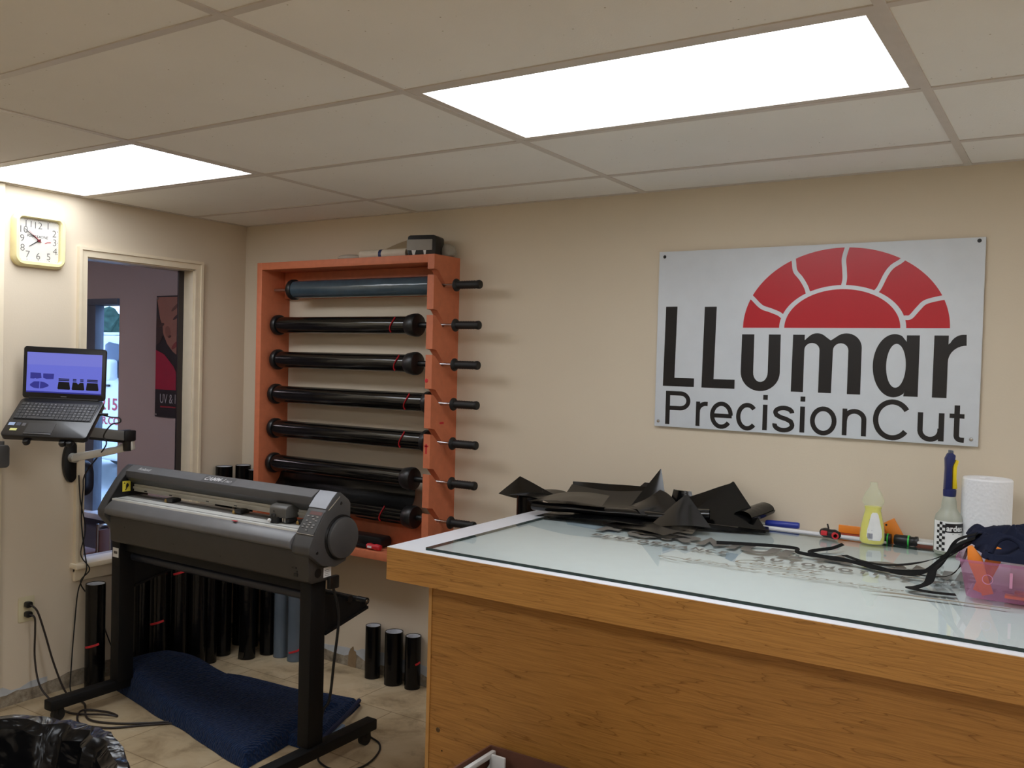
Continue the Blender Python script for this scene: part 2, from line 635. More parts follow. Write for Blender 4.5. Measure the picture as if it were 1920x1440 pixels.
struct('wall_top', MB().box(-0.12, XR + 0.1, YF - 0.1, 0.12, H + 0.1, H + 0.12), WALL, smooth=False)

LIGHT_LABELS = {
    (0, 1): 'glowing ceiling panel light above the wall clock in the far left corner',
    (2, 1): 'large glowing ceiling panel light above the glass topped table',
    (1, 5): 'ceiling panel light behind the camera on the left', (3, 5): 'ceiling panel light behind the camera on the right',
    (4, 0): 'ceiling panel light by the right hand wall',
    (2, 8): 'added fill panel light at the far end of the room behind the camera', (4, 5): 'added fill panel light in the near right corner behind the camera'}
DIFF = emit('white acrylic diffuser lit', LAMP_COLOR, LAMP_STRENGTH)
def troffer(i, j):
    x0, x1 = max(gx[i], 0.0) + 0.012, gx[i + 1] - 0.012 if i < 4 else XR
    y1, y0 = gy[j] - 0.012, gy[j + 1] + 0.012
    t = thing('ceiling_light', LIGHT_LABELS[(i, j)], 'ceiling light', ((x0 + x1) / 2, (y0 + y1) / 2, H), 'ceiling panel lights')
    f = MB()
    b = 0.024
    f.box(x0, x1, y0, y0 + b, H - 0.002, H + 0.02); f.box(x0, x1, y1 - b, y1, H - 0.002, H + 0.02)
    f.box(x0, x0 + b, y0 + b, y1 - b, H - 0.002, H + 0.02); f.box(x1 - b, x1, y0 + b, y1 - b, H - 0.002, H + 0.02)
    f.box(x0, x1, y0, y1, H + 0.02, H + 0.03)
    f.build('frame', GRID, t, smooth=False)
    MB().box(x0 + b, x1 - b, y0 + b, y1 - b, H + 0.012, H + 0.018).build('diffuser', DIFF, t, smooth=False)
for i, j in LIGHTS:
    troffer(i, j)

# window casing, jambs, stool
t = tag(bpy.data.objects.new('window_1', None), kind='structure'); t.location = (0, -0.66, 0.6); COL.objects.link(t)
m = MB()
c = 0.045
for a, b_, z0, z1 in ((WY0 - c, WY0, WZ0 - 0.03, WZ1 + c), (WY1, WY1 + c, WZ0 - 0.03, WZ1 + c)):
    m.box(0, 0.016, a, b_, z0, z1)
m.box(0, 0.016, WY0, WY1, WZ1, WZ1 + c)
for a, b_ in ((WY0 - c, WY0 - c + 0.014), (WY1 + c - 0.014, WY1 + c)):
    m.box(0.016, 0.024, a, b_, WZ0 - 0.03, WZ1 + c)
m.box(0.016, 0.024, WY0 - c + 0.014, WY1 + c - 0.014, WZ1 + c - 0.014, WZ1 + c)
m.box(-0.12, 0.002, WY0 - 0.004, WY0 + 0.006, WZ0, WZ1); m.box(-0.12, 0.002, WY1 - 0.006, WY1 + 0.004, WZ0, WZ1)
m.box(-0.12, 0.002, WY0, WY1, WZ1 - 0.006, WZ1 + 0.004)
m.build('window_casing', TRIM, t)
m = MB()
m.box(-0.12, 0.055, WY0 - 0.06, WY1 + 0.06, WZ0 - 0.012, WZ0 + 0.012)
m.box(0, 0.02, WY0 - 0.045, WY1 + 0.045, WZ0 - 0.075, WZ0 - 0.012)
m.build('window_stool', TRIM, t, bevel=0.004)
m = MB()
m.box(-0.085, -0.073, WY1 - 0.038, WY1 - 0.006, WZ0 + 0.012, WZ1 - 0.006)
m.build('window_frame', plain('dark bronze frame', (44, 36, 36), 0.5), t)
MB().box(-0.081, -0.077, WY0 + 0.006, WY1 - 0.038, WZ0 + 0.012, WZ1 - 0.006).build('window_glass', clear_mat('tinted interior glass', (0.80, 0.77, 0.79), 0.02, 0.02), t, smooth=False)

# trim at the left edge, damaged wall bottoms
struct('trim_2', MB().box(0, 0.018, -1.45, -1.358, 0.10, H), TRIM, bevel=0.004)
CONC = concrete_mat()
PRIMER = plain('grey white primer', (186, 190, 194), 0.8, var=0.1)
random.seed(5)
def jagged(a0, a1, z0, zf, step, fn):
    pts = [(a0, z0), (a1, z0)]
    a = a1
    while a > a0:
        pts.append((a, zf(a) + random.uniform(-0.008, 0.008)))
        a -= step * random.uniform(0.5, 1.4)
    pts.append((a0, zf(a0)))
    return pts
m = MB(); m.prism(jagged(-2.2, 0, 0.0, lambda a: 0.052 + 0.028 * min(1, max(0, (a + 1.35) / 0.5)), 0.05, None), 'x', 0, 0.003)
struct('baseboard_left', m, CONC, smooth=False)
m = MB(); m.prism(jagged(-2.2, -1.13, 0.02, lambda a: 0.082 + 0.012 * math.sin(a * 31), 0.06, None), 'x', -0.001, 0.0018)
struct('trim_3', m, PRIMER, smooth=False)
m = MB(); m.prism(jagged(0.0, 2.3, 0.0, lambda a: 0.052 + 0.02 * math.sin(a * 9) * math.sin(a * 23), 0.06, None), 'y', -0.003, 0)
struct('baseboard_back', m, CONC, smooth=False)
m = MB(); m.prism(jagged(0.62, 2.3, 0.03, lambda a: 0.098 + 0.012 * math.sin(a * 7), 0.07, None), 'y', -0.0018, 0.001)
struct('trim_4', m, PRIMER, smooth=False)
m = MB()
m.prism([(0.845, 0.0), (0.90, 0.0), (0.905, 0.05), (0.898, 0.085), (0.885, 0.088), (0.878, 0.108), (0.862, 0.094), (0.850, 0.07)], 'y', -0.0045, 0)
struct('trim_5', m, plain('exposed brown paper', (142, 118, 88), 0.9, var=0.15), smooth=False)

# ------------------------------------------------------------------ lobby seen through the window, street beyond
LY = 0.4
struct('floor_lobby', MB().box(-4.6, -0.12, -4.0, LY + 0.1, -0.1, 0), plain('lobby floor', (96, 90, 92), 0.5, var=0.15), smooth=False)
struct('ceiling_lobby', MB().box(-4.6, -0.12, -4.0, LY + 0.1, 2.5, 2.6), LOBBY_WALL, smooth=False)
struct('wall_lobby_left', MB().box(-4.7, -4.6, -4.0, LY + 0.1, 0, 2.6), LOBBY_WALL, smooth=False)
struct('wall_lobby_front', MB().box(-4.7, -0.12, -4.1, -4.0, 0, 2.6), LOBBY_WALL, smooth=False)
GX0, GX1, GZ0, GZ1 = -3.4, -1.775, 0.44, 1.945
m = MB()
m.box(GX1, -0.12, LY, LY + 0.12, 0, 2.6); m.box(-4.7, GX0, LY, LY + 0.12, 0, 2.6)
m.box(GX0, GX1, LY, LY + 0.12, GZ1, 2.6)
struct('wall_lobby_back', m, LOBBY_WALL, smooth=False)
struct('wall_lobby_low', MB().box(GX0, GX1, LY, LY + 0.12, 0, GZ0 - 0.04), plain('dark grey low wall', (92, 92, 104), 0.7), smooth=False)
t = tag(bpy.data.objects.new('window_2', None), kind='structure'); t.location = (-2.4, LY, 0.5); COL.objects.link(t)
m = MB()
m.box(-2.165, -2.05, LY - 0.01, LY + 0.06, GZ0, GZ1)
m.box(GX0, GX1, LY - 0.02, LY + 0.06, GZ1 - 0.05 + 0.05, GZ1 + 0.045)
m.box(GX0, GX0 + 0.05, LY, LY + 0.06, GZ0, GZ1)
m.build('window_frame', plain('grey blue frame', (96, 102, 112), 0.4), t, bevel=0.003)
MB().box(GX0, GX1 + 0.0, LY - 0.07, LY + 0.1, GZ0 - 0.04, GZ0).build('window_stool', plain('white sill', (226, 228, 232), 0.4), t, bevel=0.004)
MB().box(GX0 + 0.05, GX1, LY + 0.03, LY + 0.034, GZ0, GZ1).build('window_glass', clear_mat('clear glass', (0.95, 0.97, 0.98), 0.02, 0.02), t, smooth=False)
t = thing('ceiling_light', 'added fill panel light on the unseen lobby ceiling beyond the interior window', 'ceiling light', (-2.2, -1.6, 2.5), 'ceiling panel lights')  # unseen lamp, added to brighten the dim lobby
MB().box(-2.8, -1.6, -1.9, -1.3, 2.485, 2.5).build('frame', GRID, t)
MB().box(-2.77, -1.63, -1.87, -1.33, 2.480, 2.4849).build('diffuser', emit('added lobby fill lit', (1.0, 0.92, 0.93), 18.0), t)
# poster of a sleeping child
t = thing('poster', 'tall poster of a sleeping child in red behind the interior window', 'poster', (-1.1, LY - 0.01, 1.6))
PX0, PX1, PZ0, PZ1 = -1.345, -0.80, 1.172, 2.0
MB().box(PX0, PX1, LY - 0.008, LY - 0.001, PZ0, PZ1).build('panel', plain('poster black', (38, 34, 36), 0.4), t)
def flat(name, pts, col, y, rough=0.5):
    m = MB(); m.prism(pts, 'y', y, y - 0.0008)
    return m.build(name, plain('poster ink ' + name, col, rough), t, smooth=False)
def ell(cx, cz, rx, rz, n=28, rot=0.0):
    return [(cx + rx * math.cos(a) * math.cos(rot) - rz * math.sin(a) * math.sin(rot), cz + rx * math.cos(a) * math.sin(rot) + rz * math.sin(a) * math.cos(rot)) for a in [2 * PI * i / n for i in range(n)]]
flat('face', [(PX0 + 0.004, 1.99), (PX1 - 0.05, 1.99), (PX1 - 0.05, 1.62), (-1.0, 1.56), (-1.09, 1.585), (-1.16, 1.62), (-1.22, 1.67), (-1.26, 1.73), (-1.29, 1.80)], (172, 118, 96), LY - 0.009)
flat('hair', [(PX0 + 0.004, 1.86), (-1.30, 1.84), (-1.275, 1.80), (-1.265, 1.73), (-1.30, 1.68), (PX0 + 0.004, 1.66)], (66, 44, 38), LY - 0.010)
flat('eye', ell(-1.115, 1.862, 0.055, 0.011, rot=0.5), (78, 46, 40), LY - 0.0101)
flat('far_eye', ell(-1.285, 1.80, 0.03, 0.012, rot=0.3), (84, 52, 44), LY - 0.0101)
flat('brow', ell(-1.13, 1.925, 0.06, 0.012, rot=0.55), (120, 78, 62), LY - 0.0101)
flat('nose', ell(-1.215, 1.755, 0.028, 0.040, rot=0.3), (150, 96, 78), LY - 0.0101)
flat('nostril', ell(-1.195, 1.722, 0.016, 0.008, rot=0.3), (92, 52, 44), LY - 0.0103)
flat('mouth', ell(-1.135, 1.665, 0.045, 0.016, rot=0.6), (150, 66, 60), LY - 0.0101)
flat('red_cloth', [(PX0 + 0.004, 1.36), (-1.02, 1.36), (-1.06, 1.40), (-1.15, 1.52), (-1.25, 1.60), (PX0 + 0.004, 1.63)], (178, 26, 60), LY - 0.010)
m = MB(); letter(m, 'UV & H', (-1.290, LY - 0.0095, 1.268), (1, 0, 0), (0, 0, 1), w=0.196, h=0.062, ext=0)
m.build('lettering', plain('poster lettering', (196, 194, 194), 0.5), t, smooth=False)
m = MB()
m.box(-1.285, -0.9, LY - 0.0095, LY - 0.0085, 1.238, 1.248)
m.build('red_line', plain('poster red ink', (150, 30, 44), 0.5), t)
for z in (1.188, 1.982): MB().cyl((-1.327, LY - 0.012, z), (-1.327, LY, z), 0.007).build('screw', STEEL, t)
# chairs in the lobby
t = thing('waiting_chair', 'black upholstered chair back in front of the lobby window', 'chair', (-1.3, -0.02, 0))
m = MB(); m.prism(rrect(0.44, 0.24, 0.09, -1.745, 0.755), 'y', 0.0, 0.07)
m.build('backrest', BLACK_PLASTIC, t, bevel=0.015)
m = MB(); m.prism(rrect(0.46, 0.44, 0.08, -1.745, -0.22), 'z', 0.40, 0.48); m.build('seat', BLACK_PLASTIC, t, bevel=0.015)
for sx in (-1, 1):
    for y in (-0.40, -0.02):
        MB().cyl((-1.745 + sx * 0.2, y, 0.0), (-1.745 + sx * 0.2, y, 0.42), 0.012).build('leg', BLACK_STEEL, t)
MB().box(-1.765, -1.725, 0.03, 0.05, 0.44, 0.66).build('back_bar', BLACK_STEEL, t)
t = thing('guest_armchair', 'brown armchair with a shiny metal arm below the lobby window', 'chair', (-1.0, -0.5, 0))
WOODV = plain('brown wood veneer', (112, 66, 52), 0.5)
for x in (-0.74, -1.28):
    m = MB(); m.tube(smoothpath([(x, -0.41, 0.0), (x, -0.41, 0.56), (x, -0.400, 0.592), (x, -0.375, 0.602), (x, -0.345, 0.592), (x, -0.335, 0.56), (x, -0.335, 0.0)], 6), 0.009)
    m.build('arm_frame', STEEL, t)
    MB().box(x - 0.012, x + 0.012, -0.405, -0.340, 0.10, 0.575).build('arm_panel', WOODV, t, bevel=0.004)
MB().box(-1.27, -0.75, -0.75, -0.35, 0.36, 0.45).build('seat', WOODV, t, bevel=0.02)
MB().box(-1.27, -0.75, -0.80, -0.75, 0.40, 0.85).build('backrest', WOODV, t, bevel=0.015)

# outside
struct('ground_outside', MB().box(-30, 10, LY + 0.12, 40, -0.12, -0.02), plain('pale concrete lot', (206, 208, 206), 0.9, vscale=2), smooth=False)
VY = 2.7
t = thing('van', 'white van with red lettering parked outside the lobby window', 'van', (-5.6, VY + 0.9, 0))
WHITE_PAINT = plain('white van paint', (226, 230, 234), 0.3, coat=0.5)
m = MB()
m.prism([(-8.3, 0.35), (-3.3, 0.35), (-3.25, 0.75), (-3.35, 0.98), (-4.25, 1.14), (-4.95, 1.74), (-5.2, 1.80), (-8.3, 1.82)], 'y', VY, VY + 1.8)
m.build('body', WHITE_PAINT, t, bevel=0.05, seg=3)
MB().box(-8.3, -5.25, VY + 0.02, VY + 1.78, 1.80, 1.83).build('roof_rail', WHITE_PAINT, t)
GLS = plain('dark van glass', (60, 74, 92), 0.1)
m = MB(); m.prism([(-5.48, 1.34), (-4.50, 1.22), (-4.98, 1.66), (-5.40, 1.72), (-5.47, 1.69)], 'y', VY - 0.012, VY + 0.02)
m.build('side_window', GLS, t, bevel=0.01)
m = MB(); m.prism(rrect(0.14, 0.24, 0.05, -5.24, 1.40), 'y', VY - 0.14, VY - 0.04); m.box(-5.26, -5.22, VY - 0.05, VY + 0.01, 1.30, 1.36)
m.build('mirror', WHITE_PAINT, t, bevel=0.02)
m = MB(); m.box(-5.46, -5.37, VY - 0.025, VY, 1.205, 1.23); m.build('door_handle', BLACK_PLASTIC, t, bevel=0.006)
m = MB(); letter(m, '215', (-5.56, VY - 0.004, 0.935), (1, 0, 0), (0, 0, 1), w=0.33, h=0.14, offset=0.02)
letter(m, 'PER.CO', (-5.66, VY - 0.004, 0.77), (1, 0, 0), (0, 0, 1), w=0.47, h=0.09, offset=0.02)
m.build('lettering', plain('red vinyl lettering', (176, 44, 56), 0.5), t, smooth=False)
for x in (-7.6, -4.3):
    for y in (VY + 0.02, VY + 1.6):
        wl = MB().lathe([(0.0, 0.0), (0.2, 0.0), (0.22, 0.02), (0.34, 0.0), (0.36, 0.04), (0.36, 0.16), (0.34, 0.2), (0.0, 0.2)], (x, y - 0.02, 0.34), (0, 1, 0), 32).build('wheel', BLACK_RUBBER, t)
LEAF = plain('blue green foliage', (58, 84, 70), 0.9, var=0.4, vscale=6)
BARK = plain('bark', (66, 54, 46), 0.9)
def tree(x, y, h, r, seed, label):
    t = thing('tree', label, 'tree', (x, y, 0), 'trees across the street')
    MB().cyl((x, y, -0.02), (x, y, h * 0.6), 0.18, 0.1).build('trunk', BARK, t)
    rnd = random.Random(seed)
    m = MB()
    for k in range(16):
        a = rnd.uniform(0, 2 * PI); q = rnd.uniform(0, 1) ** 0.5
        m.ball((x + r * q * math.cos(a), y + r * q * math.sin(a), h * rnd.uniform(0.45, 0.9)), r * rnd.uniform(0.35, 0.55), n=3)
    m.warp(lambda p: p + Vector(noise.noise_vector(p * 2.1)) * 0.35)
    m.build('crown', LEAF, t, smooth=False)
tree(-28.3, 17.0, 3.05, 1.2, 1, 'dark leafy tree seen above the white van, left')
tree(-25.2, 18.0, 3.05, 1.1, 2, 'paler leafy tree seen above the white van, right')

# ------------------------------------------------------------------ wall sign
t = thing('wall_sign', 'large white sign with black lettering and red half sun on the back wall', 'sign', (3.135, 0, 1.36))
SX0, SZ0, SW, SH = 2.535, 1.362, 1.203, 0.722
MB().box(SX0, SX0 + SW, -0.016, -0.004, SZ0, SZ0 + SH).build('board', plain('white sign board', (212, 217, 223), 0.35, var=0.02), t, bevel=0.0015)
SB = basis((SX0, -0.0165, SZ0), (1, 0, 0), (0, 0, 1))
def poly_area(mb, pts, M=SB):
    vs = [mb.bm.verts.new(M @ Vector((p[0], p[1], 0))) for p in pts]
    es = [mb.bm.edges.new((vs[i], vs[(i + 1) % len(vs)])) for i in range(len(vs))]
    bmesh.ops.triangle_fill(mb.bm, use_beauty=True, edges=es)
def arc(cx, cy, rx, ry, a0, a1, n=18):
    return [(cx + rx * math.cos(math.radians(a0 + (a1 - a0) * i / n)), cy + ry * math.sin(math.radians(a0 + (a1 - a0) * i / n))) for i in range(n + 1)]
# red sun: five wavy separators between six petals, and the inner half disc
SCX, SCY, SRX, SRY = 0.7325, 0.409, 0.369, 0.298
RIX, RIY = 0.227, 0.159
sun = MB()
poly_area(sun, arc(SCX, SCY, 0.2075, 0.144, 0, 180, 40))
waves = [[(0.955, 0.446), (0.973, 0.449), (0.997, 0.478), (1.02, 0.501), (1.066, 0.514), (1.09, 0.517)],
         [(0.843, 0.534), (0.862, 0.552), (0.885, 0.602), (0.905, 0.630), (0.932, 0.648), (0.945, 0.66)],
         [(0.737, 0.562), (0.742, 0.590), (0.740, 0.627), (0.737, 0.665), (0.746, 0.704), (0.75, 0.72)],
         [(0.612, 0.530), (0.604, 0.560), (0.583, 0.596), (0.560, 0.625), (0.554, 0.658), (0.552, 0.675)],
         [(0.524, 0.440), (0.508, 0.460), (0.472, 0.476), (0.435, 0.490), (0.403, 0.520), (0.393, 0.53)]]
wav = [[(p.x, p.y) for p in smoothpath([(a, b, 0) for a, b in w_], 6)] for w_ in waves]
HW = 0.0082
def off(path, s):
    out = []
    for i, p in enumerate(path):
        a = path[max(i - 1, 0)]; b = path[min(i + 1, len(path) - 1)]
        dx, dy = b[0] - a[0], b[1] - a[1]
        l = math.hypot(dx, dy)
        out.append((p[0] - dy / l * s, p[1] + dx / l * s))
    return out
def inside(p):
    e = ((p[0] - SCX) / SRX) ** 2 + ((p[1] - SCY) / SRY) ** 2
    i = ((p[0] - SCX) / RIX) ** 2 + ((p[1] - SCY) / RIY) ** 2
    return e <= 1.0 and i >= 1.0
def eang(p, rx, ry):
    return math.degrees(math.atan2((p[1] - SCY) / ry, (p[0] - SCX) / rx))
for k in range(6):
    lo = [p for p in off(wav[k - 1], HW) if inside(p)] if k > 0 else None
    hi = [p for p in off(wav[k], -HW) if inside(p)] if k < 5 else None
    a_in0 = eang(lo[0], RIX, RIY) if lo else 0.0
    a_out0 = eang(lo[-1], SRX, SRY) if lo else 0.0
    a_in1 = eang(hi[0], RIX, RIY) if hi else 180.0
    a_out1 = eang(hi[-1], SRX, SRY) if hi else 180.0
    pts = (lo or []) + arc(SCX, SCY, SRX, SRY, a_out0, a_out1, 14) + (hi[::-1] if hi else []) + arc(SCX, SCY, RIX, RIY, a_in1, a_in0, 12)
    cl = []
    for p in pts:
        if not cl or math.hypot(p[0] - cl[-1][0], p[1] - cl[-1][1]) > 1e-4:
            cl.append(p)
    poly_area(sun, cl)
sun.build('red_sun', plain('red vinyl', (190, 22, 38), 0.3, var=0.02), t, smooth=False)
INK = plain('black vinyl', (20, 18, 20), 0.35)
lm = MB()
poly_area(lm, [(0.033, 0.168), (0.168, 0.168), (0.168, 0.203), (0.083, 0.203), (0.087, 0.495), (0.037, 0.495)])
poly_area(lm, [(0.200, 0.167), (0.337, 0.167), (0.337, 0.203), (0.250, 0.203), (0.254, 0.493), (0.204, 0.493)])
# u
poly_area(lm, [(0.361, 0.383)] + [(0.360, 0.26)] + arc(0.437, 0.236, 0.077, 0.074, 180, 360, 20) + [(0.513, 0.383), (0.467, 0.383), (0.467, 0.245)] + arc(0.4385, 0.235, 0.0285, 0.037, 360, 180, 14) + [(0.410, 0.383)])
# m
poly_area(lm, [(0.558, 0.165), (0.604, 0.165), (0.604, 0.325)] + arc(0.632, 0.325, 0.028, 0.027, 180, 0, 10) + [(0.660, 0.165), (0.707, 0.165), (0.709, 0.325)] + arc(0.7365, 0.325, 0.0275, 0.027, 180, 0, 10) + [(0.764, 0.164), (0.811, 0.164), (0.811, 0.33)] + arc(0.756, 0.335, 0.055, 0.054, 0, 120, 12) + [(0.700, 0.362)] + arc(0.650, 0.335, 0.048, 0.054, 50, 130, 10) + [(0.604, 0.362), (0.604, 0.383), (0.560, 0.383)])
# a: bowl with a counter, stem on its right
ob = arc(0.923, 0.273, 0.072, 0.114, 70, 300, 40) + [(0.962, 0.185), (0.958, 0.164), (1.006, 0.164), (1.006, 0.383), (0.963, 0.383), (0.963, 0.360)]
ib = arc(0.930, 0.273, 0.033, 0.079, 0, 360, 40)[:-1]
vs = [lm.bm.verts.new(SB @ Vector((p[0], p[1], 0))) for p in ob]
es = [lm.bm.edges.new((vs[i], vs[(i + 1) % len(vs)])) for i in range(len(vs))]
vs = [lm.bm.verts.new(SB @ Vector((p[0], p[1], 0))) for p in ib]
es += [lm.bm.edges.new((vs[i], vs[(i + 1) % len(vs)])) for i in range(len(vs))]
bmesh.ops.triangle_fill(lm.bm, use_beauty=True, edges=es)
# r
poly_area(lm, [(1.052, 0.164), (1.099, 0.164), (1.099, 0.290)] + arc(1.156, 0.290, 0.057, 0.058, 180, 90, 10) + [(1.155, 0.386)] + arc(1.145, 0.330, 0.046, 0.056, 90, 150, 8) + [(1.099, 0.352), (1.099, 0.383), (1.053, 0.383)])
# second line: even strokes along centre lines, a plain grotesque
def stroke(pts, wd):
    ribbon(lm, pts, wd, SB)
WD = 0.0175
B0, XH, CH = 0.011, 0.110, 0.148
def bar(x0, x1, z0, z1): lm.mesh2d([(x0, z0, 3e-4), (x1, z0, 3e-4), (x1, z1, 3e-4), (x0, z1, 3e-4)], [(0, 1, 2, 3)], SB)
h_ = WD / 2
bar(0.048, 0.067, B0, CH)
stroke([(0.060, CH - h_), (0.113, CH - h_)] + arc(0.113, 0.109, 0.0335, 0.0302, 88, -88, 16) + [(0.113, 0.0785), (0.060, 0.0785)], WD)
bar(0.180, 0.197, B0, XH); stroke([(0.1885, 0.068)] + arc(0.222, 0.070, 0.0335, 0.032, 170, 95, 8) + [(0.229, 0.1015)], WD)
def ring(cx, rx, a0, a1): return arc(cx, 0.0595, rx - h_, 0.0535 - h_ + 0.001, a0, a1, 30)
stroke(ring(0.287, 0.047, -38, -360) [::1], WD); stroke([(0.249, 0.0575), (0.330, 0.0575)], 0.0165)
stroke(ring(0.392, 0.0445, 42, 318), WD)
for ix in (0.462, 0.605): bar(ix - 0.009, ix + 0.009, B0, XH); bar(ix - 0.009, ix + 0.009, 0.129, CH)
stroke([(0.566, 0.082)] + arc(0.534, 0.0835, 0.0315, 0.0175, 10, 200, 14) + [(0.507, 0.073), (0.522, 0.065), (0.545, 0.0585), (0.562, 0.050)] + arc(0.534, 0.036, 0.0335, 0.0205, 25, -190, 16), WD)
stroke(ring(0.6825, 0.0485, 0, 360), WD)
bar(0.751, 0.768, B0, XH); stroke([(0.7595, 0.066)] + arc(0.794, 0.071, 0.0335, 0.0305, 175, 5, 14) + [(0.8275, 0.066), (0.8275, B0)], WD)
stroke(arc(0.9245, 0.0775, 0.0655 - h_, 0.0735 - h_, 33, 322, 34), 0.0185)
stroke([(1.0175, XH), (1.0175, 0.055)] + arc(1.050, 0.0475, 0.0325, 0.0315, 185, 355, 14) + [(1.0825, 0.055)], WD); bar(1.077, 1.095, B0, XH)
stroke([(1.1345, 0.140), (1.1345, 0.034)] + arc(1.149, 0.034, 0.0145, 0.0140, 185, 270, 6) + [(1.159, 0.0195)], WD); bar(1.111, 1.158, 0.095, 0.1105)
lm.build('lettering', INK, t, smooth=False)
for px, pz, dk in ((0.024, 0.701, 1), (1.183, 0.710, 1), (0.017, 0.021, 0), (1.181, 0.024, 0)):
    MB().lathe([(0, 0.004), (0.005, 0.003), (0.007, 0)], (SX0 + px, -0.016, SZ0 + pz), (0, -1, 0), 16).build('screw', BLACK_PLASTIC if dk else STEEL, t)

# ------------------------------------------------------------------ wall clock
t = thing('wall_clock', 'square cream wall clock with rounded corners on the left wall', 'clock', (0, -1.203, 2.106))
CY, CZ, CS = -1.203, 2.106, 0.245
m = MB()
outer = rrect(CS, CS, 0.045, CY, CZ, 8); inner = rrect(0.190, 0.190, 0.016, CY, CZ, 8)
prof = [(outer, 0.0), (outer, 0.018), (rrect(CS - 0.02, CS - 0.02, 0.04, CY, CZ, 8), 0.034), (rrect(0.20, 0.20, 0.02, CY, CZ, 8), 0.034), (inner, 0.024), (inner, 0.004)]
rows = [[m.bm.verts.new((x, p[0], p[1])) for p in pl] for pl, x in prof]
for A, B in zip(rows, rows[1:]):
    for i in range(len(A)):
        m._poly((A[i], A[(i + 1) % len(A)], B[(i + 1) % len(A)], B[i]))
m.build('frame', plain('cream clock plastic', (236, 222, 166), 0.4), t)
m = MB(); m.prism(rrect(0.1895, 0.1895, 0.016, CY, CZ, 6), 'x', 0.001, 0.008); m.build('dial', plain('clock dial', (232, 228, 224), 0.5, var=0.01), t, smooth=False)
GREYI = plain('grey clock ink', (84, 80, 78), 0.5)
m = MB()
numpos = {12: (0, .068), 1: (.044, .072), 2: (.074, .040), 3: (.076, 0), 4: (.078, -.040), 5: (.048, -.068), 6: (0, -.070), 7: (-.048, -.066), 8: (-.072, -.038), 9: (-.074, .004), 10: (-.066, .044), 11: (-.046, .071)}
for k, (a, b_) in numpos.items():
    v, f = text2d(str(k), h=0.030, offset=-0.012)
    wd = max(q[0] for q in v)
    m.mesh2d(v, f, basis((0.0084, CY + a - wd / 2, CZ + b_ - 0.015), (0, 1, 0), (0, 0, 1)))
for k in range(60):
    a = 2 * PI * k / 60
    s = 0.089 / max(abs(math.cos(a)), abs(math.sin(a)))
    r_ = 0.0016 if k % 5 == 0 else 0.0007
    y, z = CY + s * math.cos(a), CZ + s * math.sin(a)
    m.box(0.008, 0.0085, y - r_, y + r_, z - r_, z + r_)
m.build('numerals', GREYI, t, smooth=False)
m = MB(); letter(m, 'FORMULA', (0.0084, CY - 0.052, CZ + 0.012), (0, 1, 0), (0, 0, 1), w=0.062, h=0.012, offset=0.02, shear=0.2)
letter(m, 'ONE', (0.0084, CY + 0.011, CZ + 0.012), (0, 1, 0), (0, 0, 1), w=0.034, h=0.012, offset=0.0, shear=0.2)
m.build('lettering', INK, t, smooth=False)
m = MB(); m.strap([(0.0085, CY + 0.030, CZ - 0.010), (0.0085, CY + 0.042, CZ - 0.004), (0.0085, CY + 0.058, CZ - 0.002)], 0.003, 0.0003, (1, 0, 0)); m.build('red_swoosh', RED, t)
def hand(name, dy, dz, w_, x, mat_):
    L = math.hypot(dy, dz); uy, uz = dy / L, dz / L
    m = MB(); a, b_ = -0.012, L
    m.prism([(CY + uy * a - uz * w_, CZ + uz * a + uy * w_), (CY + uy * a + uz * w_, CZ + uz * a - uy * w_), (CY + uy * b_ + uz * w_ * .5, CZ + uz * b_ - uy * w_ * .5), (CY + uy * b_ - uz * w_ * .5, CZ + uz * b_ + uy * w_ * .5)], 'x', x, x + 0.001)
    m.build(name, mat_, t)
hand('minute_hand', -0.066, 0.047, 0.0022, 0.013, BLACK_PLASTIC)
hand('hour_hand', -0.043, -0.030, 0.0024, 0.011, BLACK_PLASTIC)
hand('second_hand', -0.048, 0.040, 0.0008, 0.0155, RED)
MB().lathe([(0.006, 0.008), (0.006, 0.017), (0, 0.018)], (0, CY, CZ), (1, 0, 0), 16).build('hub', plain('dark red hub', (120, 24, 40), 0.4), t)
MB().box(0.022, 0.0235, CY - 0.0948, CY + 0.0948, CZ - 0.0948, CZ + 0.0948).build('lens', clear_mat('clock lens', (0.98, 0.98, 0.97), 0.01, 0.03), t, smooth=False)

# ------------------------------------------------------------------ film roll rack on the back wall
t = thing('film_rack', 'terracotta painted wooden rack holding seven film rolls on the back wall', 'rack', (0.91, -0.1, 0.64))
RX0, RX1, RD, RZ0, RZ1, RT = 0.321, 1.503, 0.2, 0.640, 2.100, 0.038
RODZ = [1.962, 1.776, 1.592, 1.408, 1.224, 1.038, 0.854]
MB().box(RX0, RX0 + RT, -RD, 0, RZ0, RZ1).build('side_board', ORANGE, t, bevel=0.002)
pts = [(0, RZ0), (0, RZ1), (-RD, RZ1)]
for z in RODZ:
    pts += [(-RD, z + 0.070), (-0.17, z + 0.066), (-0.118, z + 0.014), (-0.108, z - 0.008), (-0.126, z - 0.010), (-0.182, z + 0.040), (-RD, z + 0.043)]
pts += [(-RD, RZ0)]
m = MB(); m.prism(pts, 'x', RX1 - RT, RX1); m.build('side_board', ORANGE, t)
MB().box(RX0 + RT, RX1 - RT, -RD, 0, RZ1 - RT, RZ1).build('top_board', ORANGE, t, bevel=0.002)
MB().box(RX0 + RT, RX1 - RT, -RD, 0, RZ0, RZ0 + RT).build('bottom_board', ORANGE, t, bevel=0.002)
MB().box(RX0 + RT, RX1 - RT, -0.038, 0, RZ1 - RT - 0.14, RZ1 - RT).build('back_rail', ORANGE, t, bevel=0.002)
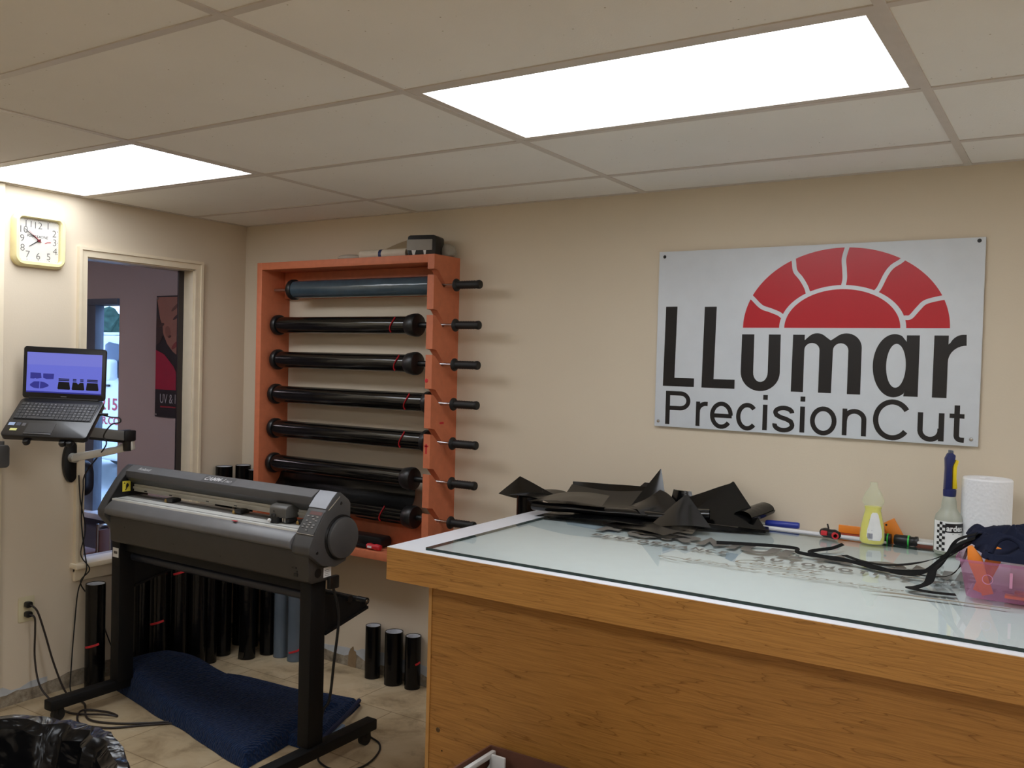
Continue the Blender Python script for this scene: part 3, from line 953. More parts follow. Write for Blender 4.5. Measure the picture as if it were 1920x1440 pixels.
MB().box(RX0 + RT, RX1 - RT, -0.038, 0, RZ0 + RT, RZ0 + RT + 0.14).build('back_rail', ORANGE, t, bevel=0.002)
for x in (0.62, 1.2):
    MB().lathe([(0, 0.002), (0.004, 0.001), (0.005, 0)], (x, -0.038, 2.005), (0, -1, 0), 12).build('screw', BLACK_STEEL, t)
m = MB(); m.box(RX1 - 0.0005, RX1 + 0.001, -0.13, -0.10, 1.312, 1.322); m.build('red_mark', RED, t)
m = MB(); m.box(RX1 - RT + 0.012, RX1 - RT + 0.02, -RD - 0.001, -RD, 1.175, 1.222); m.box(RX1 - RT + 0.006, RX1 - RT + 0.028, -RD - 0.001, -RD, 1.208, 1.214); m.build('red_mark', RED, t)
m = MB(); m.lathe([(0, 0.003), (0.008, 0.002), (0.010, 0)], (RX1 - RT + 0.008, -RD, 1.515), (0, -1, 0), 12); m.build('red_sticker', RED, t)

ROLL_LABELS = ['blue grey film roll, topmost in the terracotta rack', 'black film roll with a bright glint beside its red tie, below the blue grey roll',
               'black film roll in the rack, directly below the roll with the bright glint', 'black film roll at the middle slot of the terracotta rack',
               'black film roll in the rack, third from the bottom, with a slanted red tie', 'black film roll in the rack with its sheet hanging down to the roll below',
               'lowest black film roll in the rack with a long red tie']
specs = [(0.505, 1.445, 0.046, None, 0), (0.395, 1.315, 0.043, 1.215, 1), (0.395, 1.315, 0.043, 1.245, 1), (0.385, 1.42, 0.045, 1.315, 0), (0.385, 1.415, 0.045, 1.290, 0), (0.38, 1.31, 0.045, None, 1), (0.38, 1.325, 0.043, 1.175, 1)]
RY = -0.112
for k, (x0, x1, r, tie, cap) in enumerate(specs):
    z = RODZ[k]
    t = thing('film_roll', ROLL_LABELS[k], 'film roll', (0.9, RY, z), 'film rolls on rods in the terracotta rack')
    mat_ = BLUE_FILM if k == 0 else BLACK_FILM
    m = MB(); m.lathe([(0.02, x0 - 0.9), (r, x0 - 0.9), (r, x1 - 0.9), (0.02, x1 - 0.9)], (0.9, RY, z), (1, 0, 0), 40)
    film = m.build('film', mat_, t)
    flp = [(0.012, -0.012), (0.050, -0.012), (0.054, -0.006), (0.054, 0.012), (0.050, 0.018), (0.012, 0.020)]
    MB().lathe(flp, (x0, RY, z), (1, 0, 0), 36).build('end_flange', BLACK_PLASTIC, t)
    if cap:
        MB().lathe([(0.012, -0.045), (0.046, -0.045), (0.050, -0.04), (0.056, -0.008), (0.056, 0.008), (0.052, 0.016), (0.03, 0.022), (0.012, 0.024)], (x1 + 0.02, RY, z), (1, 0, 0), 36).build('end_flange', BLACK_PLASTIC, t)
    else:
        MB().lathe([(0.012, -0.03), (0.050, -0.03), (0.054, -0.024), (0.054, -0.004), (0.050, 0.0), (0.012, 0.0)], (x1 + 0.018, RY, z), (1, 0, 0), 36).build('end_flange', BLACK_PLASTIC, t)
    MB().cyl((RX0 + 0.004 + (0.04 if k == 0 else 0.03), RY, z), (1.60, RY, z), 0.0085, n=16).build('rod', STEEL, t)
    MB().cyl((x1 + 0.02, RY, z), (RX1 - RT - 0.002, RY, z), 0.0145, n=20).build('rod_sleeve', BLACK_PLASTIC, t)
    gp = [(0.0, 0.0), (0.027, 0.0), (0.030, 0.003), (0.030, 0.008), (0.026, 0.012), (0.018, 0.016)]
    for q in range(7):
        gp += [(0.0195, 0.024 + q * 0.014), (0.0175, 0.031 + q * 0.014)]
    gp += [(0.020, 0.128), (0.0205, 0.136), (0.018, 0.142), (0.0, 0.143)]
    MB().lathe(gp, (1.562, RY, z), (1, 0, 0), 24).build('grip', BLACK_RUBBER, t)
    if tie:
        m = MB()
        m.strap([(tie + 0.012 * math.sin(a * 2.2), RY - (r + 0.001) * math.cos(a), z + (r + 0.001) * math.sin(a)) for a in [-0.9 + 1.9 * q / 14 for q in range(15)]], 0.011, 0.0015, (-1, 0, 0))
        m.build('red_tie', RED, t)
    if k == 5:
        def hang(u, v, z=z):
            p = Vector((0.39 + 0.91 * u - 0.02 * v * (1 - u) + 0.045 * v * u, 0, 0))
            a = v
            p.y = RY + 0.042 * (1 - v) - 0.043 * v + 0.035 * math.sin(PI * v)
            p.z = z - 0.02 * (1 - v) - (0.184 - 0.02) * v
            p.y += 0.006 * math.sin(u * 9) * math.sin(PI * v)
            return p
        MB().grid(30, 12, hang, 0.0006).build('hanging_sheet', roll_mat('hanging black film', (13, 12, 11), 0.25), t)

# things on top of the rack and in its bottom
t = thing('tape_dispenser', 'black box with a grey tape band standing on top of the rack', 'box', (1.384, -0.12, 2.1))
bx = Matrix.Translation((1.384, -0.115, 0)) @ Matrix.Rotation(math.radians(14), 4, 'Z')
m = MB(); m.prism(rrect(0.145, 0.095, 0.014, 0, 2.1485, 4), 'y', -0.05, 0.05, bx); m.build('body', BLACK_PLASTIC, t, bevel=0.003)
m = MB(); m.box(-0.076, 0.055, -0.0525, 0.052, 2.125, 2.176, bx); m.build('tape_band', plain('grey tape', (150, 146, 140), 0.7), t, bevel=0.002)
m = MB(); m.prism([(-0.05, 2.125), (-0.028, 2.125), (-0.034, 2.104), (-0.044, 2.102)], 'y', -0.0515, -0.0495, bx); m.prism([(0.01, 2.125), (0.024, 2.125), (0.022, 2.106), (0.014, 2.105)], 'y', -0.0515, -0.0495, bx)
m.build('torn_tape', WHITE_PAPER, t)
t = thing('paper_roll', 'cream rolled paper with a dark blue band on top of the rack', 'paper roll', (1.05, -0.14, 2.122))
MB().cyl((0.985, -0.12, 2.1225), (1.28, -0.12, 2.1225), 0.0225).build('paper', plain('cream paper', (214, 204, 186), 0.8), t)
MB().tubehollow((1.110, -0.12, 2.1225), (1.128, -0.12, 2.1225), 0.0232, 0.001).build('band', plain('dark blue band', (28, 48, 96), 0.5), t)
t = thing('paper_sheet', 'curved brown paper sheet bulging behind the rolled paper on the rack', 'paper', (1.1, -0.05, 2.1))
def curl(u, v):
    x = 0.90 + 0.46 * u
    return Vector((x, -0.012 - 0.085 * v, 2.1015 + 0.105 * math.sin(PI * (0.03 + 0.60 * u)) ** 1.2 * (1 - 0.55 * v)))
MB().grid(24, 6, curl, 0.0015).build('paper_sheet', plain('brown paper', (176, 158, 130), 0.8), t)
t = thing('plastic_bag', 'crumpled pale plastic bag at the left end of the rack top', 'bag', (0.93, -0.13, 2.1))
m = MB(); m.ball((0.91, -0.13, 2.112), 0.06, 1.2, 0.6, 0.3); m.warp(lambda p: Vector((p.x, p.y, max(2.1005, p.z))) + Vector(noise.noise_vector(p * 25)) * 0.004)
m.build('plastic_bag', clear_mat('hazy plastic', (0.9, 0.9, 0.88), 0.45, 0.4, (214, 208, 196)), t)
t = thing('plastic_sleeve', 'cloudy plastic sleeve at the right end of the rack top', 'bag', (1.47, -0.05, 2.1))
m = MB(); m.ball((1.455, -0.04, 2.128), 0.05, 1.0, 0.7, 0.75); m.warp(lambda p: Vector((p.x, min(-0.004, p.y), max(2.1005, p.z))) + Vector((noise.noise(p * 22) * 0.006, 0, noise.noise(p * 17 + Vector((5, 0, 0))) * 0.006)))
m.build('plastic_sleeve', clear_mat('hazy plastic', (0.9, 0.9, 0.88), 0.45, 0.4, (214, 208, 196)), t)
t = thing('black_case', 'black case lying in the bottom of the rack', 'case', (1.06, -0.1, 0.678))
m = MB(); m.prism(rrect(0.26, 0.055, 0.02, 1.04, 0.7055, 5), 'y', -0.14, -0.06); m.build('black_case', BLACK_PLASTIC, t, bevel=0.004)
t = thing('hand_tool', 'red and black hand tool in the bottom of the rack', 'tool', (1.15, -0.17, 0.678))
m = MB(); m.lathe([(0, 0), (0.012, 0.002), (0.016, 0.02), (0.012, 0.04), (0.016, 0.06), (0.013, 0.085), (0, 0.09)], (1.11, -0.172, 0.6945), (1, 0, 0), 18); m.build('handle', RED, t)
m = MB(); m.box(1.02, 1.11, -0.185, -0.160, 0.685, 0.697); m.build('blade', BLACK_STEEL, t, bevel=0.003)
m = MB(); m.box(1.125, 1.150, -0.1895, -0.186, 0.690, 0.699); m.build('white_label', WHITE_PAPER, t)

# ------------------------------------------------------------------ vinyl cutter on its stand
t = thing('vinyl_cutter', 'dark grey wide vinyl cutter on a black wheeled stand', 'cutter', (0.94, -0.97, 0))
EC = [(-1.070, 0.868), (-1.072, 0.896), (-1.045, 0.944), (-0.985, 1.028), (-0.950, 1.066), (-0.923, 1.088), (-0.905, 1.087), (-0.862, 1.056), (-0.85, 1.040), (-0.85, 0.90), (-0.87, 0.815), (-0.93, 0.80), (-1.0, 0.815)]
ECL = EC[:-3] + [(-0.87, 0.75), (-0.99, 0.75), (-1.01, 0.80)]
m = MB(); m.prism(ECL, 'x', 0.283, 0.335); lc = m.build('left_end_cap', GREY_DARK, t, bevel=0.006)
m = MB(); m.prism([(y * 0.985 - 0.0145, z) for y, z in EC[1:10]], 'x', 0.335, 0.341); m.build('inner_cheek', BLACK_PLASTIC, lc)
m = MB(); m.box(0.341, 0.3416, -0.985, -0.944, 0.970, 1.018); cl = m.build('caution_label', plain('yellow label', (222, 204, 66), 0.5), lc)
m = MB(); m.prism(ell(-0.960, 0.998, 0.007, 0.009), 'x', 0.3416, 0.3420); m.prism([(-0.957, 0.994), (-0.953, 0.998), (-0.968, 0.974), (-0.972, 0.978)], 'x', 0.3416, 0.3420)
m.prism([(-0.979, 1.006), (-0.971, 1.006), (-0.975, 1.013)], 'x', 0.3416, 0.3420)
letter(m, 'P', (0.3422, -0.968, 0.980), (0, 1, 0), (0, 0, 1), h=0.018, offset=0.02)
m.build('caution_symbol', INK, lc, smooth=False)
CVP = [(-1.041, 0.940), (-1.057, 0.930), (-1.080, 0.908), (-1.082, 0.886), (-1.070, 0.876), (-0.99, 0.876), (-0.99, 0.940)]
m = MB(); m.prism(CVP, 'x', 0.350, 1.524); m.build('front_cover', GREY_MID, t, bevel=0.004)
m = MB(); m.prism([(-1.052, 0.876), (-1.048, 0.760), (-1.030, 0.748), (-0.93, 0.748), (-0.925, 0.876)], 'x', 0.350, 1.597)
lb = m.build('lower_body', GREY_LOW, t, bevel=0.005)
for x, z in ((0.46, 0.83), (0.8, 0.80), (1.1, 0.79)):
    MB().lathe([(0, 0.001), (0.004, 0)], (x, -1.0525, z), (0, -1, 0), 10).build('screw', BLACK_PLASTIC, lb)
for x, z in ((1.512, 0.805), (1.530, 0.805), (1.535, 0.792)):
    MB().box(x - 0.003, x + 0.003, -1.0515, -1.049, z - 0.003, z + 0.003).build('indicator', BLACK_PLASTIC, lb)
MB().box(1.52, 1.54, -1.0515, -1.049, 0.772, 0.784).build('port', BLACK_PLASTIC, lb)
m = MB(); m.lathe([(0, 0.002), (0.018, 0.001), (0.018, 0)], (1.597, -1.0, 0.785), (1, 0, 0), 20); m.build('cable_port', BLACK_PLASTIC, lb)
m = MB(); m.box(1.597, 1.5985, -0.970, -0.930, 0.762, 0.800); rl = m.build('rating_label', WHITE_PAPER, lb)
m = MB()
for q in range(4): m.box(1.5985, 1.5988, -0.966, -0.940 - 0.004 * (q % 2), 0.768 + q * 0.007, 0.7695 + q * 0.007)
m.build('rating_text', GREYI, lb)
m = MB(); m.prism([(-0.905, 1.087), (-0.925, 1.088), (-0.966, 1.064), (-0.968, 1.035), (-0.950, 1.018), (-0.930, 1.004), (-0.86, 1.0), (-0.85, 1.040), (-0.862, 1.056)], 'x', 0.335, 1.522)
tc = m.build('top_cover', GREY_DARK, t, bevel=0.0025)
sd = Vector((0, 0.041, 0.024)).normalized()
m = MB(); sn = Vector((0, -0.024, 0.041)).normalized() * 0.0006
m.prism([(-0.9655, 1.0650), (-0.9245, 1.0890), (-0.9248, 1.0894), (-0.9658, 1.0654)], 'x', 0.336, 1.521); m.build('top_strip', GREY_MID, tc)
LOGO = plain('pale grey logo ink', (206, 206, 208), 0.5)
m = MB()
o_ = Vector((0.405, -0.9655, 1.0650)) + sd * 0.016 + sn * 1.6
letter(m, 'Roland', tuple(o_), (1, 0, 0), tuple(sd), w=0.085, h=0.017, shear=0.25, offset=0.004)
m.build('maker_lettering', LOGO, tc, smooth=False)
m = MB()
o_ = Vector((0.868, -0.9655, 1.0650)) + sd * 0.012 + sn * 2.2
letter(m, 'CAMM-1', tuple(o_), (1, 0, 0), tuple(sd), w=0.125, h=0.024, shear=0.3, offset=0.012)
letter(m, 'PRO', tuple(o_ + Vector((0.132, 0, 0))), (1, 0, 0), tuple(sd), w=0.036, h=0.014, shear=0.3)
m.build('model_lettering', LOGO, tc, smooth=False)
m = MB(); m.mesh2d([(-0.012, -0.008, 0), (0.182, -0.008, 0), (0.182, 0.03, 0), (-0.012, 0.03, 0)], [(0, 1, 2, 3)], basis(o_ - sn * 0.6, (1, 0, 0), sd)); m.build('name_plate', plain('name plate', (76, 76, 78), 0.4), tc, smooth=False)
m = MB(); m.box(0.343, 1.520, -0.926, -0.900, 0.968, 1.001); m.box(0.343, 1.520, -0.932, -0.926, 0.980, 0.990); ra = m.build('rail', plain('silver grey rail', (178, 174, 162), 0.4, 0.2), t)
m = MB()
for x in (0.42, 0.60, 0.85, 1.03, 1.28): m.box(x, x + 0.018, -0.9275, -0.925, 0.972, 0.976)
m.build('rail_slot', BLACK_PLASTIC, ra)
m = MB(); m.box(0.345, 1.522, -1.040, -0.875, 0.925, 0.9475); pl = m.build('platen', plain('pale grey platen', (206, 206, 202), 0.3), t, bevel=0.002)
m = MB(); m.box(0.345, 1.522, -1.024, -1.016, 0.9475, 0.9482); m.build('cutting_strip', plain('grey teflon strip', (120, 120, 118), 0.5), pl)
m = MB(); m.box(0.345, 1.522, -0.965, -0.905, 0.9475, 0.9488); m.build('grit_roller', plain('grit roller', (100, 98, 94), 0.6), pl)
m = MB(); m.box(1.165, 1.190, -1.052, -1.041, 0.9415, 0.943); m.warp(lambda p: p + Vector((0, 0, 0.001))); m.build('red_sticker', plain('pink red sticker', (200, 60, 74), 0.5), pl)
m = MB(); m.prism([(-0.995, 0.972), (-0.995, 1.008), (-0.985, 1.018), (-0.935, 1.030), (-0.925, 1.02), (-0.925, 0.968)], 'x', 1.318, 1.412)
ca = m.build('carriage', plain('carriage plastic', (84, 82, 78), 0.45), t, bevel=0.004)
m = MB(); m.box(1.322, 1.372, -1.004, -0.95, 0.951, 0.974); m.cyl((1.345, -0.995, 0.946), (1.345, -0.995, 0.985), 0.011); m.box(1.372, 1.42, -0.985, -0.94, 0.955, 0.97); m.build('blade_holder', BLACK_PLASTIC, ca, bevel=0.002)
m = MB(); m.ball((1.336, -1.010, 0.960), 0.0075); m.build('white_knob', WHITE_PAPER, ca)
m = MB(); m.cyl((1.398, -0.985, 0.955), (1.398, -0.985, 0.972), 0.004); m.cyl((1.386, -0.985, 0.957), (1.386, -0.985, 0.972), 0.004); m.build('spring_pin', STEEL, ca)
m = MB(); m.lathe([(0, 0.001), (0.004, 0)], (1.345, -0.9955, 0.995), (0, -1, 0), 10); m.build('screw', BLACK_PLASTIC, ca)
for x in (0.64, 1.086, 1.46):
    m = MB(); m.box(x - 0.012, x + 0.03, -0.965, -0.915, 0.952, 0.970); pr = m.build('pinch_roller', BLACK_PLASTIC, t, bevel=0.004)
    m = MB(); m.cyl((x - 0.02, -0.958, 0.9545), (x - 0.006, -0.958, 0.9545), 0.009); m.build('roller_wheel', plain('brass roller', (150, 124, 70), 0.4, 0.6), pr)
m = MB(); m.prism(EC, 'x', 1.524, 1.620); rc = m.build('right_end_cap', GREY_DARK, t, bevel=0.005)
slo = Vector((0, 0.060, 0.084)).normalized(); sno = Vector((0, -0.084, 0.060)).normalized()
P0 = Vector((1.531, -1.045, 0.944)) + sno * 0.001
SLB = basis(P0, (1, 0, 0), slo)
m = MB(); m.box(0.0, 0.086, -0.004, 0.092, -0.001, 0.001, SLB); m.build('control_panel', plain('control panel', (58, 58, 58), 0.45), rc)
m = MB(); m.box(0.018, 0.080, 0.076, 0.090, 0.001, 0.0018, SLB); m.build('display', plain('pinkish grey display', (112, 84, 84), 0.2), rc)
bt = MB()
for a, b_ in ((0.012, 0.066), (0.036, 0.066), (0.060, 0.066), (0.046, 0.056), (0.016, 0.047), (0.062, 0.050), (0.038, 0.040), (0.012, 0.030), (0.036, 0.030), (0.060, 0.032), (0.010, 0.020), (0.034, 0.020), (0.058, 0.022), (0.036, 0.008)):
    bt.box(a, a + 0.011, b_, b_ + 0.0045, 0.001, 0.0035, SLB)
bt.build('keypad', plain('pale key caps', (136, 134, 132), 0.4), rc)
m = MB(); m.box(0.0, 0.088, -0.0075, -0.005, 0.0, 0.002, SLB); m.build('chrome_line', STEEL, rc)
top_s = Vector((0, 0.062, 0.060)).normalized()
m = MB(); m.prism([(-0.983, 1.0300), (-0.950, 1.0660), (-0.924, 1.0880), (-0.9255, 1.0905), (-0.9525, 1.0690), (-0.9865, 1.0325)], 'x', 1.527, 1.617); m.build('silver_plate', plain('satin silver plate', (132, 134, 140), 0.45, 0.2), rc)
m = MB(); m.lathe([(0, 0.022), (0.074, 0.022), (0.079, 0.019), (0.081, 0.014), (0.081, 0.006)], (1.62, -0.903, 0.912), (1, 0, 0), 48); m.build('end_disc', GREY_DARK, t)
m = MB(); m.lathe([(0, 0.008), (0.086, 0.008), (0.089, 0.0)], (1.62, -0.903, 0.912), (1, 0, 0), 48); m.build('disc_collar', BLACK_PLASTIC, t)
for y, z in ((-0.905, 1.045), (-1.03, 0.87)):
    MB().lathe([(0, 0.0012), (0.006, 0.001), (0.007, 0)], (1.62, y, z), (1, 0, 0), 14).build('screw', BLACK_PLASTIC, rc)
m = MB(); m.cyl((1.621, -0.975, 1.025), (1.621, -0.915, 1.072), 0.0022, n=8); m.build('edge_highlight_strip', STEEL, rc)
# stand
for lx, nm in ((0.335, 0), (1.543, 1)):
    m = MB(); m.box(lx - 0.030, lx + 0.030, -1.010, -0.930, 0.098, 0.750); lg = m.build('stand_leg', BLACK_STEEL, t, bevel=0.004)
    if nm == 0:
        m = MB(); m.box(lx - 0.02, lx + 0.022, -1.0112, -1.0098, 0.672, 0.715); m.build('white_label', WHITE_PAPER, lg, bevel=0.0)
        m = MB(); m.box(lx - 0.012, lx + 0.014, -1.0118, -1.0110, 0.688, 0.700); m.build('label_print', GREYI, lg)
    fx = lx + (-0.012 if nm == 0 else 0.018)
    m = MB(); m.box(fx - 0.028, fx + 0.028, -1.315, -0.625, 0.055, 0.100); ft = m.build('stand_foot', BLACK_STEEL, t, bevel=0.006)
    for y in (-1.268, -0.672):
        m = MB(); m.cyl((fx - 0.012, y, 0.027), (fx + 0.012, y, 0.027), 0.027, n=24); m.cyl((fx, y + 0.012, 0.03), (fx, y + 0.012, 0.056), 0.012); m.box(fx - 0.016, fx + 0.016, y - 0.005, y + 0.02, 0.03, 0.05)
        m.build('caster', BLACK_RUBBER, ft)
    m = MB(); m.prism([(-0.93, 0.69), (-0.70, 0.60), (-0.688, 0.60), (-0.686, 0.582), (-0.93, 0.53)], 'x', lx + 0.02, lx + 0.028); m.prism([(-0.93, 0.535), (-0.93, 0.525), (-0.684, 0.577), (-0.684, 0.587)], 'x', lx + 0.0, lx + 0.034)
    br = m.build('roll_bracket', BLACK_STEEL, t)
    for y, z in ((-0.70, 0.612), (-0.80, 0.642)): MB().cyl((lx - 0.01, y, z), (lx + 0.04, y, z), 0.014).build('roll_bearing', BLACK_PLASTIC, br)
    m = MB(); m.lathe([(0, 0.003), (0.006, 0.002), (0.007, 0)], (lx + 0.04, -0.70, 0.612), (1, 0, 0), 10); m.build('bolt', STEEL, br)
MB().cyl((0.335, -0.935, 0.668), (1.543, -0.935, 0.668), 0.020).build('cross_bar', plain('dark blue grey tube', (30, 33, 42), 0.4), t)
MB().cyl((0.335, -0.70, 0.612), (1.543, -0.70, 0.612), 0.012).build('roll_shaft', BLACK_STEEL, t)
MB().cyl((0.335, -0.80, 0.642), (1.543, -0.80, 0.642), 0.012).build('roll_shaft', BLACK_STEEL, t)
MB().box(0.365, 1.513, -0.985, -0.955, 0.700, 0.748).build('stand_beam', BLACK_STEEL, t, bevel=0.003)
MB().box(1.60, 1.62, -0.955, -0.905, 0.715, 0.765).build('power_inlet', BLACK_PLASTIC, t, bevel=0.004)
m = MB(); m.tube(smoothpath([(1.61, -0.93, 0.72), (1.615, -0.90, 0.60), (1.60, -0.905, 0.42), (1.585, -0.91, 0.27), (1.565, -0.925, 0.22), (1.555, -0.926, 0.12)], 6), 0.0055); m.build('power_cable', BLACK_RUBBER, t)

# ------------------------------------------------------------------ film rolls standing on the floor
WHITE_CORE = plain('white cardboard core', (206, 208, 214), 0.8)
CLEAR_FILM = clear_mat('clear blue grey film wrap', (0.74, 0.79, 0.84), 0.36, 0.15, (120, 128, 136))
def standing_roll(x, y, r, h, label, group, ties=(), mat_=None, lean=(0, 0), t_=0.0):
    t = thing('film_roll', label, 'film roll', (x, y, 0), group)
    p1 = Vector((x + lean[0], y + lean[1], h))
    m = MB(); m.tubehollow((x, y, 0.001), p1, r, 0.004); m.build('film', mat_ or STAND_FILM, t)
    m = MB(); m.tubehollow((x, y, 0.004), p1 - Vector((0, 0, 0.002)), r - 0.0045, 0.004); m.build('core', WHITE_CORE, t)
    for hz, a0, a1 in ties:
        m = MB()
        c_ = Vector((x, y, 0)).lerp(p1, hz / h)
        m.strap([(c_.x + (r + 0.001) * math.cos(a), c_.y + (r + 0.001) * math.sin(a), hz + 0.012 * (a - a0)) for a in [a0 + (a1 - a0) * q / 12 for q in range(13)]], 0.010, 0.0015, (0, 0, 0) if False else (math.cos((a0 + a1) / 2), math.sin((a0 + a1) / 2), 0))
        m.build('red_tie', RED, t)
    return t
FA = math.atan2(-2.9, 2.9)   # side of a roll that faces the room
G2 = 'three short black rolls by the back wall'
standing_roll(1.057, -0.052, 0.039, 0.265, 'leftmost of the three short black rolls by the back wall', G2)
standing_roll(1.200, -0.060, 0.0455, 0.262, 'middle and widest of the three short black rolls by the back wall', G2)
standing_roll(1.312, -0.048, 0.039, 0.258, 'short black roll with a red sticker, nearest the table', G2, ties=[(0.125, FA + 0.2, FA + 0.9)])
standing_roll(0.085, -0.945, 0.045, 0.500, 'black roll with a red tie alone under the interior window, left of the cutter', 'film rolls standing behind the cutter', ties=[(0.20, FA - 0.9, FA + 0.6)])
G1 = 'film rolls standing behind the cutter'
standing_roll(0.175, -0.660, 0.043, 0.520, 'white-topped black roll with a mid-height red tie, beside the left cutter leg', G1, ties=[(0.26, FA - 0.9, FA + 0.7)])
standing_roll(0.052, -0.665, 0.043, 0.480, 'black roll with a pale slanted top in the shadow, nearest the left wall', G1)
standing_roll(0.215, -0.568, 0.042, 0.545, 'black roll with a red tie at its very top, right of the white topped roll', G1, ties=[(0.50, FA - 0.7, FA + 0.8)])
standing_roll(0.125, -0.550, 0.042, 0.70, 'black roll hidden deep behind the tie topped roll', G1)
standing_roll(0.172, -0.468, 0.037, 0.70, 'thin black roll behind the tie topped roll, second from it', G1)
standing_roll(0.258, -0.492, 0.042, 0.72, 'plain black roll directly right of the tie topped roll', G1)
standing_roll(0.110, -0.370, 0.042, 0.72, 'black roll deep in the dark row behind the forward roll', G1)
standing_roll(0.222, -0.395, 0.045, 0.73, 'black roll standing forward of the dark row, its foot on open floor', G1)
standing_roll(0.185, -0.270, 0.044, 0.74, 'black roll in the dark row, next right after the forward roll', G1)
standing_roll(0.265, -0.172, 0.040, 0.72, 'narrow black roll set back in the middle of the dark row', G1)
standing_roll(0.335, -0.230, 0.042, 0.66, 'black roll with a loose flap at its foot, middle of the dark row', G1)
standing_roll(0.365, -0.115, 0.042, 0.70, 'black roll directly left of the two clear rolls', G1)
standing_roll(0.455, -0.105, 0.040, 0.60, 'clear grey roll, left of the two clear rolls by the right cutter leg', G1, mat_=CLEAR_FILM)
standing_roll(0.562, -0.105, 0.042, 0.62, 'clear bluish roll with red ties, right of the two clear rolls', G1, mat_=CLEAR_FILM, ties=[(0.05, FA - 0.8, FA + 0.7), (0.33, FA + 0.5, FA + 1.2)])
standing_roll(0.053, -0.170, 0.046, 0.995, 'tall black roll in the room corner, leftmost of those showing above the cutter', G1)
standing_roll(0.117, -0.092, 0.042, 1.0, 'tall black roll in the room corner, middle of those showing above the cutter', G1)
standing_roll(0.197, -0.082, 0.037, 0.98, 'tall black roll showing above the cutter, nearest the rack', G1)
m = MB(); m.prism([(0.315, 0.002), (0.355, 0.012), (0.378, 0.10), (0.345, 0.25)], 'y', -0.2755, -0.2743)
tag(m.build('film_flap', BLACK_FILM), 'loose corner of black film at the foot of a dark roll', 'film scrap')

# ------------------------------------------------------------------ laptop on its wall arm
CAMP = Vector((4.040, -3.484, 1.613))
LS = 0.94
yaw, tilt, lid = math.radians(34.2), math.radians(39.0), math.radians(130.0)
r_ = Vector((math.cos(yaw), math.sin(yaw), -0.0224)).normalized()
fw = Vector((math.sin(yaw), -math.cos(yaw), 0))
b_v = (fw * math.cos(tilt) - Vector((0, 0, 1)) * math.sin(tilt)).normalized()
n_v = r_.cross(-b_v).normalized()
if n_v.z < 0: n_v = -n_v
l_v = (b_v * math.cos(lid) + n_v * math.sin(lid)).normalized()
hc = CAMP + (Vector((-0.030, -1.051, 1.378)) - CAMP) * LS
LW, LD, LL = 0.385 * LS, 0.255 * LS, 0.245 * LS
t = thing('laptop', 'open black laptop with a blue screen on the wall arm', 'laptop', tuple(hc))
# base frame: x along hinge, y towards the user is -b so that y grows to the hinge
BB = Matrix((r_, -b_v, n_v)).transposed().to_4x4(); BB.translation = hc
LB = Matrix((r_, l_v, r_.cross(l_v))).transposed().to_4x4(); LB.translation = hc
def xf(pts): return pts
m = MB(); m.prism(rrect(LW, LD, 0.018, 0, -LD / 2), 'z', -0.026, 0.0, BB); ba = m.build('base', plain('glossy black laptop', (20, 20, 22), 0.3), t, bevel=0.003)
m = MB(); m.prism(rrect(LW * 0.93, LD * 0.46, 0.006, 0, -LD * 0.345), 'z', 0.0, 0.0016, BB); m.build('keyboard_bed', BLACK_PLASTIC, ba)
m = MB()
random.seed(3)
kw_, kh = LW * 0.9 / 19, LD * 0.43 / 6
for row in range(6):
    for cx_ in range(19):
        if row == 0 and 4 <= cx_ <= 9: continue
        x0 = -LW * 0.45 + cx_ * kw_; y0 = -LD * 0.565 + row * kh
        m.box(x0 + 0.001, x0 + kw_ - 0.001, y0 + 0.001, y0 + kh - 0.0012, 0.0016, 0.0046, BB)
x0 = -LW * 0.45 + 4 * kw_
m.box(x0, x0 + 6 * kw_ - 0.001, -LD * 0.565 + 0.001, -LD * 0.565 + kh - 0.0012, 0.0016, 0.0046, BB)
m.build('keyboard', plain('grey black keys', (44, 44, 46), 0.45), ba, smooth=False)
m = MB()
for row in range(1, 6):
    for cx_ in range(1, 18):
        if cx_ in (12, 13) or random.random() < 0.25: continue
        x0 = -LW * 0.45 + (cx_ + 0.35) * kw_; y0 = -LD * 0.565 + (row + 0.45) * kh
        m.box(x0, x0 + kw_ * 0.28, y0, y0 + kh * 0.22, 0.0046, 0.0048, BB)
m.build('key_legends', plain('key legends', (120, 120, 122), 0.5), ba, smooth=False)
m = MB(); m.box(-LW * 0.24, LW * 0.08, -LD * 0.90, -LD * 0.66, 0.0, 0.0012, BB); m.build('touchpad', plain('touchpad', (30, 30, 32), 0.35), ba)
m = MB(); m.box(-LW * 0.24, LW * 0.08, -LD * 0.95, -LD * 0.915, 0.0, 0.003, BB); m.build('touchpad_button', plain('touchpad button', (60, 60, 62), 0.3), ba, bevel=0.001)
for (a, b2, c1, c2, col) in ((-0.47, -0.40, 0.60, 0.68, (150, 170, 200)), (-0.38, -0.33, 0.60, 0.68, (60, 66, 80)), (-0.31, -0.27, 0.61, 0.68, (80, 80, 84)), (-0.42, -0.34, 0.75, 0.81, (206, 206, 130))):
    m = MB(); m.box(LW * a, LW * b2, -LD * c2 - LD * .06, -LD * c1 - LD * .06, 0.0, 0.0006, BB); m.build('sticker', plain('sticker %d' % col[0], col, 0.4), ba)
m = MB(); m.prism(rrect(LW, LL, 0.014, 0, LL / 2), 'z', -0.012, 0.0, LB); ld = m.build('lid', plain('glossy black laptop', (20, 20, 22), 0.3), t, bevel=0.002)
def screen(px, py):   # fractions of the display
    return (-LW * 0.455 + LW * 0.91 * px, LL * 0.115 + LL * 0.775 * py)
